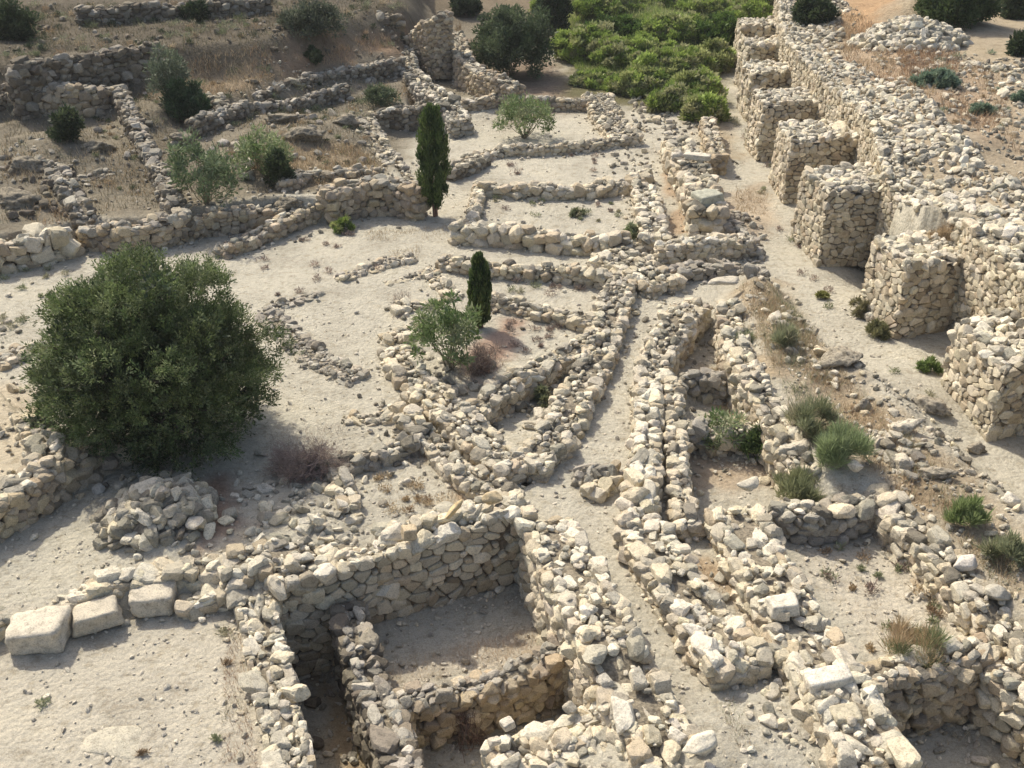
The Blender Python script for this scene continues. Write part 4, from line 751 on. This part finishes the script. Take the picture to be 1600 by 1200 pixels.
def cypress(label, px, py, pyt, wpx, bare=.25):
    b = at(px, py); H = top_h(b, pyt); rw = wpx / F * math.hypot(b[1], CAM_H) / 2; t = thing('cypress_tree', b, label, 'tree', 'slim cypresses in the ruins'); tk = MB(); cr = MB()
    for k in range(3):
        a = k * 2.1; tube(tk, limb([b[0] + .05 * math.cos(a), b[1] + .05 * math.sin(a), b[2] - .1], [b[0] + .1 * math.cos(a), b[1] + .1 * math.sin(a), b[2] + H * .6], 6, .02), .045, .02, (.22, .13, .09), 6)
    tk.build('trunk', M_BARK, t, loc=b); n = 190; u = RN.random(n); zz = bare + (H - bare) * u; prof = np.clip(np.minimum((u / .16)**.6, 1) * (1 - np.maximum(0, u - .45) / .55 * .0) * np.sqrt(np.clip(1 - ((u - .38) / .63)**2, 0, 1)), .06, 1)
    th = RN.uniform(0, 6.28, n); r_ = rw * prof * RN.uniform(.35, 1.02, n); cen = np.stack([b[0] + np.cos(th) * r_, b[1] + np.sin(th) * r_, b[2] + zz], 1)
    leaves(cr, cen, rw * RN.uniform(.16, .32, n), 150, .1, .013, CYP, up=1.6, out=.35, squash=2.2, jit=.25); cr.build('crown', M_LEAF, t, loc=b)
cypress('tall slim dark cypress standing among the walls in the upper middle', 680, 338, 174, 46, .38)
cypress('small bright tipped cypress behind the oleander in the centre', 750, 512, 406, 34, .1)
def shrub(label, px, py, pyt, wpx, pal, dens=1., leaf=(.13, .017), stems=14, clr=.22, name='shrub', cat='shrub', group=None, stemcol=(.2, .17, .11), airy=False, up=.6, squat=.9, base=.0, sq=None, twigs=0):
    b = at(px, py); H = max(.15, top_h(b, pyt)); rw = wpx / F * math.hypot(b[1], CAM_H) / 2; dy = sq if sq else min(rw, max(H * .7, rw * .6)); t = thing(name, b, label, cat, group); st = MB(); fo = MB()
    n = max(6, int(26 * dens * (rw / .6)**1.1)); cen = []; clr = clr * min(1, max(.35, H / .9))
    for k in range(n):
        a = RN.uniform(0, 6.283); u = RN.random()**.5 * (1 - clr * .4); hmax = H * math.sqrt(max(.05, 1 - (u * .92)**2)) * (RN.uniform(.8, 1.1) if airy else 1); z = hmax * (RN.uniform(.42, 1) if airy else RN.uniform(base + .12, 1)**.6) - clr * .35
        cen.append([b[0] + math.cos(a) * u * rw, b[1] + math.sin(a) * u * dy, b[2] + max(.04, z)])
    cen = np.array(cen)
    if not airy: cen[:, :2] += RN.normal(0, rw * .10, (n, 2)); cen[:, 2] *= 1; cen[:, 2] = b[2] + (cen[:, 2] - b[2]) * RN.uniform(.72, 1.18, n)
    for k in range(min(n, stems)):
        c = cen[k]; P = limb([b[0] + RN.normal(0, .05), b[1] + RN.normal(0, .05), b[2] - .03], c, 5, .06, .06); tube(st, P, .018 if H > .5 else .008, .006, stemcol, 4)
    for k in range(twigs):
        c = cen[RN.integers(0, n)] + RN.normal(0, rw * .12, 3); s0 = np.array([b[0], b[1], b[2]]) + RN.normal(0, rw * .3, 3) * [1, 1, .1]; tube(st, limb(s0, c, 5, .15, .1), .006, .003, np.array(stemcol) * RN.uniform(.7, 1.3), 3)
    if stems or twigs: st.build('stems', M_BARK, t, loc=b)
    if dens > 0 and pal: leaves(fo, cen, clr * RN.uniform(.55, 1.15, n), int((64 if airy else 170)), leaf[0], leaf[1], pal, up=up, squash=squat); fo.build('foliage', M_LEAF, t, loc=b)
    return t
shrub('airy oleander bush with narrow green leaves beside the small cypress in the centre', 702, 578, 452, 112, OLEA, 1.7, (.12, .017), 20, .19, 'oleander', airy=True)
shrub('oleander bush in the upper gravel plot, open and twiggy', 820, 216, 138, 92, OLEA, 1.1, (.14, .02), 20, .24, 'oleander', airy=True)
shrub('leftmost oleander bush on the hillside, the broadest of them', 322, 318, 212, 118, [(.12,.17,.08),(.15,.2,.1),(.18,.23,.13)], 1.1, (.14, .02), 20, .27, 'oleander', airy=True)
shrub('oleander on the hillside with bright green tips right of the broadest one', 412, 270, 202, 92, OLEA, 1.0, (.14, .02), 16, .25, 'oleander', airy=True)
shrub('small dark upright bush beside the oleander on the hillside', 440, 292, 238, 34, DARK, 1.6, (.12, .02), 8, .22)
shrub('tall grey green bush leaning over the wall on the left slope', 268, 165, 60, 62, [(.14,.17,.11),(.17,.2,.14),(.1,.13,.08)], 1.2, (.15, .02), 12, .3, airy=True)
shrub('round dark green bush at the foot of the grey green bush', 294, 186, 130, 64, [(.06,.10,.05),(.08,.13,.06),(.05,.08,.04)], 2., (.14, .02), 6, .28)
shrub('dark shrub inside the hollow at the upper left', 108, 218, 172, 44, DARK, 1.5, (.14, .022), 6, .26)
shrub('dark bush at the top left corner', 18, 60, 8, 62, DARK, 2., (.16, .03), 6, .35)
shrub('small round dark bush at the top edge left of the middle', 304, 30, 4, 34, DARK, 2., (.14, .03), 4, .26)
shrub('spreading grey green bush on the shaded slope near the top', 490, 55, 2, 100, [(.10,.12,.08),(.13,.15,.1),(.075,.09,.06)], 1.3, (.15, .025), 10, .34, airy=True)
shrub('little dark bush on the slope below the spreading bush', 492, 97, 72, 24, DARK, 1.3, (.12, .02), 4, .2)
shrub('greyish shrub against the back wall of the terrace left of the gully', 598, 165, 130, 50, [(.13,.16,.09),(.1,.13,.07)], 1., (.14, .02), 8, .24, airy=True)
shrub('dark bush under the top edge beside the gable', 728, 22, -8, 40, DARK, 2., (.16, .03), 5, .3)
shrub('broad grey green tree bush at the top beside the dark cypress', 800, 118, 2, 122, [(.09,.125,.06),(.12,.155,.08),(.07,.095,.05)], 1.7, (.16, .028), 14, .42)
shrub('very dark dense cypress at the top edge left of the green thicket', 862, 62, -30, 44, [(.04,.06,.03),(.055,.08,.035)], 3., (.15, .03), 6, .34, cat='tree', name='cypress_tree')
for px, py, pt, w, lab in [(920,92,40,110,'bright green bush at the left end of the thicket'),(990,104,58,130,'broad bush in the heart of the green thicket'),(1060,62,22,120,'high bush at the back of the green thicket'),
        (1125,76,26,100,'dark based bush at the back right of the green thicket'),(1040,132,82,120,'olive green bush in front of the thicket'),(960,66,28,100,'shaded bush at the back left of the green thicket'),
        (1085,160,112,78,'low bush spilling down the end of the thicket'),(1118,108,66,52,'small bush between the thicket and the farthest buttress'),(1170,48,4,80,'bush above the farthest buttress'),(1005,146,112,90,'yellowish bush low in the front of the thicket'),(880,22,-12,90,'bush at the top edge behind the thicket'),(950,22,-12,110,'dusty bush at the top edge above the thicket'),(1035,20,-14,120,'wide bush filling the top edge above the thicket'),(1110,28,-6,100,'tall bush at the top edge nearer the buttresses'),(1190,16,-20,80,'bush at the top edge above the buttresses'),(1075,112,74,90,'bush in the right flank of the thicket'),(1100,184,150,62,'lowest bush at the tip of the green tongue'),(1055,170,136,84,'low bush halfway down the green tongue'),(938,132,114,84,'low leafy mound at the near left of the thicket'),(985,142,118,70,'low leafy mound beside the wall head')]:
    shrub(lab, px, py, pt, w, GREEN if 'dark' not in lab and 'shaded' not in lab else [(.09,.15,.035),(.12,.19,.045),(.07,.11,.03)], 2.3, (.15, .035), 6, .3, 'thicket_bush', 'bush', 'bushes of the green thicket', squat=.6, base=-.1, up=.9)
shrub('dark bush on the ruined wall of the right terrace at the top', 1270, 38, -8, 52, DARK, 2.2, (.15, .03), 6, .32)
shrub('large dark tree crown overhanging the top edge on the right', 1488, 34, -45, 108, [(.05,.08,.03),(.07,.105,.04),(.09,.13,.05)], 2.6, (.16, .03), 10, .42, cat='tree', name='dense_tree')
shrub('dark bush at the top right corner', 1590, 26, -12, 44, DARK, 2., (.15, .03), 5, .32)
shrub('dark bush at the right edge below the corner one', 1602, 84, 50, 40, DARK, 2., (.15, .03), 5, .3)
shrub('low blue green mat plant in the orange grass of the right terrace', 1464, 134, 110, 62, SAGE, 2.6, (.1, .016), 0, .2, 'mat_plant', 'plant')
shrub('smaller blue green mat plant amid the terrace rubble', 1535, 178, 164, 36, SAGE, 2., (.1, .016), 0, .16, 'mat_plant', 'plant')
shrub('tiny blue green plant at the right edge of the terrace', 1594, 158, 146, 22, SAGE, 1.5, (.1, .016), 0, .14, 'mat_plant', 'plant')
shrub('sprawling dead shrub of mauve brown twigs on the gravel right of the olive tree', 478, 740, 690, 128, MAUVE, .8, (.13, .003), 0, .3, 'dead_shrub', 'shrub', stemcol=(.34, .25, .21), twigs=520)
shrub('dead brown twiggy bush in the lower excavated room', 730, 1150, 1080, 90, None, 0, (.1, .01), 0, .3, 'dead_shrub', 'shrub', stemcol=(.24, .16, .12), twigs=200)
shrub('dead pinkish brown bush below the oleander in the centre', 752, 580, 535, 62, MAUVE, .6, (.12, .004), 0, .22, 'dead_shrub', 'shrub', stemcol=(.28, .19, .14), twigs=180)
shrub('pale dry branches lying in the right foreground room', 1385, 850, 812, 60, None, 0, (.1, .01), 0, .2, 'dead_shrub', 'shrub', stemcol=(.5, .42, .33), twigs=40)
shrub('leafy green bush in the sunken weedy room, the left one', 1128, 700, 640, 78, OLEA, 1.2, (.11, .014), 12, .18, airy=True)
shrub('dense dark green bush in the sunken weedy room, the right one', 1188, 716, 660, 56, [(.09,.13,.05),(.12,.17,.06)], 1.6, (.11, .014), 10, .18)
shrub('tall thin green plant against the tall faced wall', 1158, 640, 590, 34, WEED, 1., (.11, .012), 8, .16, airy=True)
shrub('feathery green weed on the bank, the largest one', 1312, 722, 676, 96, [(.28,.34,.17),(.32,.38,.2),(.24,.29,.15)], 1.2, (.19, .006), 10, .22, 'feathery_weed', 'plant', up=1.6)
shrub('feathery grey green weed higher on the bank', 1268, 672, 628, 62, WEED, 1.0, (.19, .006), 10, .2, 'feathery_weed', 'plant', up=1.6)
shrub('feathery weed at the top of the bank by the faced wall', 1225, 540, 505, 40, WEED, 1., (.17, .006), 6, .18, 'feathery_weed', 'plant', up=1.6)
shrub('drooping green tuft on the face of the tall faced wall', 1157, 545, 512, 34, WEED, 1., (.17, .006), 6, .18, 'feathery_weed', 'plant', up=1.2)
shrub('round olive green tussock above the right foreground room', 1250, 778, 742, 70, [(.29,.3,.16),(.33,.34,.19),(.24,.26,.14)], 1.4, (.17, .006), 8, .18, 'grass_tussock', 'plant', up=1.6)
shrub('bright green grass clump on the bank near the right edge', 1508, 822, 785, 46, [(.24,.31,.12),(.28,.34,.15)], 2., (.15, .007), 0, .16, 'grass_tussock', 'plant', up=2.)
shrub('dull green clump at the right edge below the bright one', 1568, 880, 845, 60, WEED, 1.4, (.15, .007), 0, .18, 'grass_tussock', 'plant', up=1.6)
shrub('green low clump on the sandy path between the buttresses', 1450, 580, 564, 34, [(.2,.27,.09),(.16,.22,.07)], 2., (.1, .009), 0, .12, 'path_weed', 'plant', up=1.4)
shrub('brown green weed at the foot of the second buttress', 1345, 492, 468, 34, [(.24,.22,.12),(.2,.19,.1)], 1.6, (.1, .009), 4, .14, 'path_weed', 'plant')
shrub('brown green weed against the near corner of the second buttress', 1374, 524, 502, 34, [(.26,.25,.13),(.2,.2,.1)], 1.6, (.1, .009), 4, .14, 'path_weed', 'plant')
shrub('yellow green tuft in the middle of the sandy path', 1283, 466, 454, 18, [(.27,.27,.09)], 2., (.07, .01), 0, .1, 'path_weed', 'plant')
shrub('dark brown bush growing from the side of the second buttress', 1372, 452, 398, 26, [(.2,.16,.11),(.25,.2,.14)], 1.6, (.08, .01), 0, .16, 'wall_plant', 'plant', base=.5)
shrub('grey green weed in the court behind the small cypress', 905, 338, 326, 22, WEED, 1.2, (.09, .012), 0, .12, 'path_weed', 'plant')
shrub('light green weed at the corner of the walled plot', 985, 372, 345, 24, OLEA, 1.4, (.1, .012), 0, .14, 'path_weed', 'plant', up=1.4)
shrub('green grass sprouting from the grey wall at the bottom', 622, 1185, 1155, 40, [(.25,.32,.12),(.2,.27,.1)], 1., (.16, .006), 0, .12, 'grass_tussock', 'plant', up=2.)
shrub('green plant in the corner of the excavated room', 846, 925, 870, 44, [(.12,.18,.05),(.16,.23,.07)], 1.2, (.12, .012), 4, .16, 'room_plant', 'plant')
shrub('green weed at the foot of the broad wall in the lower room', 925, 1105, 1070, 40, [(.13,.2,.05),(.18,.26,.08)], 1.2, (.12, .012), 4, .14, 'room_plant', 'plant')
shrub('green weed at the foot of the high dark wall left of the tall cypress', 536, 362, 338, 30, GREEN, 1.2, (.1, .012), 4, .14, 'path_weed', 'plant')
shrub('green weeds under the dead shrub', 500, 738, 720, 30, WEED, 1.2, (.1, .012), 0, .12, 'path_weed', 'plant')
shrub('green weed in the V shaped ruin', 842, 632, 608, 34, WEED, 1.2, (.1, .012), 0, .12, 'path_weed', 'plant')
shrub('brown straw clump over the wall south of the right foreground room', 1425, 1040, 985, 84, [(.42,.33,.2),(.5,.38,.24),(.24,.27,.14)], 1.8, (.18, .004), 0, .2, 'grass_tussock', 'plant', up=1.8)
shrub('rusty dry bush on top of the second buttress', 1478, 385, 352, 48, STRAW, 1.6, (.14, .004), 0, .2, 'dry_bush', 'shrub', up=1.5)

def blades(mb, P, dens, ln, pal, patch=.8, thr=0., wd=.006, lean=.45):
    q = in_poly_pts(P, dens * 1.7); wd = wd * 1.25; q = q[fbm(q[:, 0], q[:, 1], patch, 41) > RN.normal(thr, .3, len(q))]; m = len(q)
    if not m: return
    z = hz(*q.T); a = np.column_stack([RN.normal(0, lean, (m, 2)), np.ones(m)]); a /= np.linalg.norm(a, axis=1)[:, None]; L = (ln * np.exp(RN.normal(0, .35, m)))[:, None]; b = np.column_stack([RN.normal(size=(m, 2)), np.zeros(m)]); b /= np.linalg.norm(b, axis=1)[:, None]
    p = np.column_stack([q, z - .01]); v = np.stack([p - b * wd, p + b * wd, p + a * L], 1); pal = np.array(pal); pk = (fbm(q[:, 0], q[:, 1], .7, 51) * .5 + .5 + RN.normal(0, .15, m)).clip(0, .999)
    c = pal[(pk * len(pal)).astype(int)] * RN.normal(1, .14, (m, 1)); mb.add(v.reshape(-1, 3), np.arange(m * 3).reshape(-1, 3), np.repeat(np.clip(c, .01, 1), 3, 0))
dg = MB(); gg = MB()
def gp(pl): return np.array([at(*p)[:2] for p in pl])
for pl, de, ln, pal, th, wd in [
    ([(1250,570),(1330,600),(1420,700),(1490,800),(1450,820),(1370,740),(1280,660)], 420, .16, RUST + STRAW[:2], -.1, .005),
    ([(1150,450),(1210,450),(1260,540),(1210,580),(1160,520)], 260, .14, STRAW, .0, .005),
    ([(1390,640),(1480,690),(1560,790),(1600,900),(1540,880),(1440,760)], 200, .13, STRAW + RUST[:1], .1, .005),
    ([(1470,810),(1560,850),(1600,930),(1540,940)], 300, .14, STRAW + RUST[:1], -.1, .005),
    ([(1310,20),(1400,55),(1390,95),(1560,110),(1600,250),(1480,180),(1320,100)], 110, .2, STRAW + RUST, -.1, .009),
    ([(1400,80),(1500,85),(1490,125),(1410,120)], 150, .25, RUST, -.2, .009),
    ([(1255,20),(1330,20),(1340,90),(1290,95)], 90, .2, STRAW, -.1, .009),
    ([(390,235),(560,230),(610,270),(500,290),(400,270)], 200, .22, STRAW + [(.3,.3,.14)], -.2, .008),
    ([(460,95),(630,60),(650,75),(560,105)], 120, .2, RUST + STRAW[:2], -.1, .009),
    ([(230,105),(430,90),(400,140),(300,150),(220,150)], 120, .22, STRAW + RUST, -.1, .009),
    ([(0,240),(60,240),(70,290),(0,290)], 100, .2, STRAW, .1, .009), ([(60,325),(110,325),(115,360),(50,365)], 150, .2, RUST + STRAW, -.1, .009),
    ([(120,240),(220,230),(260,300),(150,310)], 90, .18, STRAW, .2, .009), ([(640,50),(720,40),(730,120),(660,120)], 110, .3, [(.3,.22,.13),(.36,.26,.15)], -.2, .009),
    ([(600,150),(660,135),(670,165),(600,165)], 160, .25, STRAW, -.2, .009),
    ([(590,1040),(720,1010),(880,940),(885,1000),(700,1060),(600,1090)], 500, .12, [(.5,.4,.28),(.42,.31,.21),(.55,.42,.3)], -.1, .003),
    ([(355,980),(380,1000),(400,1195),(345,1195)], 700, .13, [(.4,.27,.18),(.34,.22,.15),(.3,.26,.15)], -.3, .003),
    ([(520,1030),(560,1060),(600,1195),(560,1195)], 900, .14, [(.35,.33,.15),(.45,.36,.2),(.25,.28,.1)], -.3, .003),
    ([(1255,840),(1330,850),(1420,1020),(1320,960)], 260, .1, [(.5,.4,.28),(.45,.35,.25)], .2, .003), ([(1410,840),(1470,870),(1500,930),(1440,900)], 420, .15, STRAW + RUST, -.2, .004),
    ([(1080,590),(1130,570),(1180,640),(1130,640)], 360, .14, STRAW, -.1, .004), ([(1130,520),(1150,520),(1200,600),(1170,620)], 360, .14, STRAW + WEED[:2], -.1, .004),
    ([(560,730),(760,740),(720,790),(600,800)], 160, .1, STRAW, .3, .003), ([(650,690),(690,700),(700,730),(650,715)], 500, .12, RUST, -.3, .003), ([(700,750),(760,755),(750,790),(700,790)], 500, .12, STRAW, -.2, .003),
    ([(570,362),(700,355),(700,375),(570,378)], 260, .1, STRAW, -.1, .005), ([(615,460),(640,455),(640,500),(612,500)], 420, .12, MAUVE, -.3, .005), ([(600,395),(660,385),(650,415),(600,420)], 260, .1, STRAW, .0, .005),
    ([(1150,290),(1200,300),(1200,340),(1150,330)], 200, .12, STRAW, .0, .006), ([(1060,290),(1080,290),(1080,350),(1060,350)], 260, .14, STRAW, .0, .005),
    ([(690,565),(790,540),(790,575),(720,600)], 500, .12, MAUVE + STRAW[:1], -.2, .004), ([(1500,330),(1600,300),(1600,270),(1500,280)], 90, .14, MAUVE + STRAW, .1, .007),
    ([(1460,360),(1520,350),(1520,380),(1470,390)], 250, .16, STRAW, -.2, .006), ([(1060,870),(1090,870),(1200,1000),(1170,1000)], 260, .09, RUST, .1, .003),
    ([(985,860),(1005,860),(1080,1000),(1060,1000)], 600, .1, STRAW + WEED[:2], -.1, .003), ([(1100,1050),(1130,1060),(1180,1170),(1150,1170)], 600, .1, STRAW + WEED[:3], -.1, .003),
    ([(1340,1100),(1420,1080),(1600,1195),(1500,1195)], 300, .14, STRAW + RUST, .1, .004), ([(480,1000),(520,980),(560,1080),(500,1060)], 300, .1, [(.2,.15,.1)], .1, .003),
    ([(280,760),(350,740),(390,820),(310,860)], 350, .08, MAUVE, .1, .003), ([(420,680),(540,660),(560,700),(440,760)], 300, .1, MAUVE, .0, .003),
    ([(0,480),(60,470),(60,520),(0,540)], 200, .08, WEED, .2, .004),
    ([(0,12),(640,12),(640,90),(400,110),(240,140),(0,140)], 60, .16, DIMG, -.1, .011), ([(0,140),(400,120),(620,100),(600,270),(440,300),(110,345),(0,350)], 80, .15, DIMG + STRAW[:2], -.05, .009),
    ([(1150,450),(1210,450),(1300,560),(1420,680),(1520,800),(1480,830),(1380,740),(1230,640)], 320, .16, WEED + STRAW, .0, .005), ([(1190,470),(1240,480),(1300,600),(1240,600)], 420, .17, WEED + STRAW[:2], -.15, .005), ([(1400,700),(1500,760),(1590,880),(1590,940),(1500,860)], 300, .14, STRAW + WEED + RUST[:1], -.05, .005), ([(1235,600),(1300,620),(1340,700),(1270,700)], 700, .2, WEED, -.2, .005)]:
    blades(dg, gp(pl), de, ln, pal, thr=th, wd=wd)
for loop, dens, tone in FOOT:                       # straw and weeds rooted along the wall feet
    P = np.array(loop); nx2 = np.roll(P, -1, 0); sg = nx2 - P; ln = np.hypot(*sg.T); n = int(ln.sum() * 34); i = RN.choice(len(P), n, p=ln / ln.sum()); nn = np.stack([sg[i, 1], -sg[i, 0]], 1) / np.maximum(ln[i], 1e-6)[:, None]
    q = P[i] + sg[i] * RN.random(n)[:, None] + nn * (RN.exponential(.1, n) + .03)[:, None]; f_ = fbm(q[:, 0], q[:, 1], .9, 61); q = q[f_ > RN.normal(.28, .12, n)]; n = len(q)
    if n < 3: continue
    z = hz(*q.T); far = np.hypot(q[:, 0], q[:, 1])[:, None] / 22; a = np.column_stack([RN.normal(0, .5, (n, 2)), np.ones(n)]); b = np.column_stack([RN.normal(size=(n, 2)), np.zeros(n)]); b /= np.linalg.norm(b, axis=1)[:, None]; p = np.column_stack([q, z - .01]); wd2 = .0035 * far
    c = np.array(STRAW + WEED[:3] + MAUVE[:1])[(fbm(q[:, 0], q[:, 1], 2.5, 63) * 4 + 4).clip(0, 7).astype(int)] * RN.normal(1, .12, (n, 1))
    dg.add(np.stack([p - b * wd2, p + b * wd2, p + a * RN.uniform(.05, .17, (n, 1))], 1).reshape(-1, 3), np.arange(n * 3).reshape(-1, 3), np.repeat(np.clip(c, .01, 1), 3, 0))
tag(dg.build('dry_grass', M_DRY), kind='stuff')
for pl, de, ln, pal, th, wd in [
    ([(905,115),(960,105),(1040,125),(1060,160),(1000,150),(915,138)], 900, .22, GREEN, -.6, .014), ([(1010,60),(1100,90),(1130,160),(1110,185),(1040,150)], 500, .3, GREEN + [(.3,.3,.14)], -.5, .014),
    ([(1110,65),(1160,75),(1160,105),(1120,110)], 500, .25, GREEN, -.5, .013), ([(880,10),(1200,6),(1180,80),(1080,140),(900,110)], 260, .3, GREEN, -.4, .015)]:
    blades(gg, gp(pl), de, ln, pal, thr=th, wd=wd, lean=.7)
tag(gg.build('green_ground_cover', M_LEAF), kind='stuff')
# small weeds dotted over paths, courts and rooms
wd_ = MB()
for pl, n, pal in [([(1140,180),(1180,200),(1260,400),(1380,560),(1500,650),(1440,620),(1300,500),(1200,340)], 22, MAUVE + WEED), ([(360,340),(560,360),(620,470),(400,470)], 16, MAUVE),
        ([(770,310),(980,310),(970,350),(770,340)], 16, WEED + MAUVE), ([(760,250),(980,240),(960,270),(760,275)], 10, MAUVE), ([(760,430),(930,440),(930,470),(790,460)], 14, MAUVE + WEED),
        ([(760,500),(900,505),(850,545),(770,560)], 12, MAUVE), ([(1260,850),(1420,860),(1520,980),(1360,1020)], 26, MAUVE + WEED + STRAW), ([(0,420),(130,420),(60,520),(0,520)], 14, WEED),
        ([(560,740),(760,750),(700,800),(600,810)], 14, STRAW), ([(20,1040),(360,960),(380,1190),(60,1190)], 5, STRAW + WEED), ([(1560,60),(1330,60),(1420,190),(1600,240)], 40, STRAW + SAGE), ([(130,150),(620,130),(560,260),(150,330)], 150, WEED + STRAW + DARK), ([(0,10),(640,10),(620,90),(10,120)], 190, WEED + STRAW + DARK)]:
    P = gp(pl); q = in_poly_pts(P, 8); q = q[RN.permutation(len(q))[:n]]
    for x, y in q:
        r_ = RN.uniform(.05, .16) * (1.6 if y > 40 else 1); r_ *= 1.5 if (y > 36 and x < 0 and RN.random() < .3) else 1.; k = 5; cen = np.array([[x, y, hz(x, y) + r_ * .3]]) + RN.normal(0, r_ * .5, (k, 3)) * [1, 1, .2]; leaves(wd_, cen, r_ * .6, 26, .06 if y < 40 else .1, .008, [pal[RN.integers(0, len(pal))]], up=.9)
tag(wd_.build('low_weeds', M_DRY), kind='stuff')

# ---------------------------------------------------------------- thin dusty air
hb = bmesh.new(); bmesh.ops.create_cube(hb, size=1.); hm = bpy.data.meshes.new('haze'); hb.to_mesh(hm); hb.free()
hv = bpy.data.objects.new('haze', hm); C.objects.link(hv); x0, x1, y0, y1 = xs[0] - 5, xs[-1] + 5, ys[0] - 5, ys[-1] + 5; zt_ = float(GH.max()) + 6; zb_ = float(GH.min()) - 1
zt_ = max(zt_, 14.); hv.scale = (x1 - x0, y1 - y0, zt_ - zb_); hv.location = ((x0 + x1) / 2, (y0 + y1) / 2, (zt_ + zb_) / 2); tag(hv, kind='stuff')
m_ = bpy.data.materials.new('dusty_air'); m_.use_nodes = True; t_ = m_.node_tree; t_.nodes.clear(); o_ = t_.nodes.new('ShaderNodeOutputMaterial'); v_ = t_.nodes.new('ShaderNodeVolumePrincipled')
v_.inputs['Color'].default_value = (.9, .92, .95, 1); v_.inputs['Density'].default_value = .0004; v_.inputs['Anisotropy'].default_value = .2; t_.links.new(v_.outputs[0], o_.inputs['Volume']); hm.materials.append(m_)
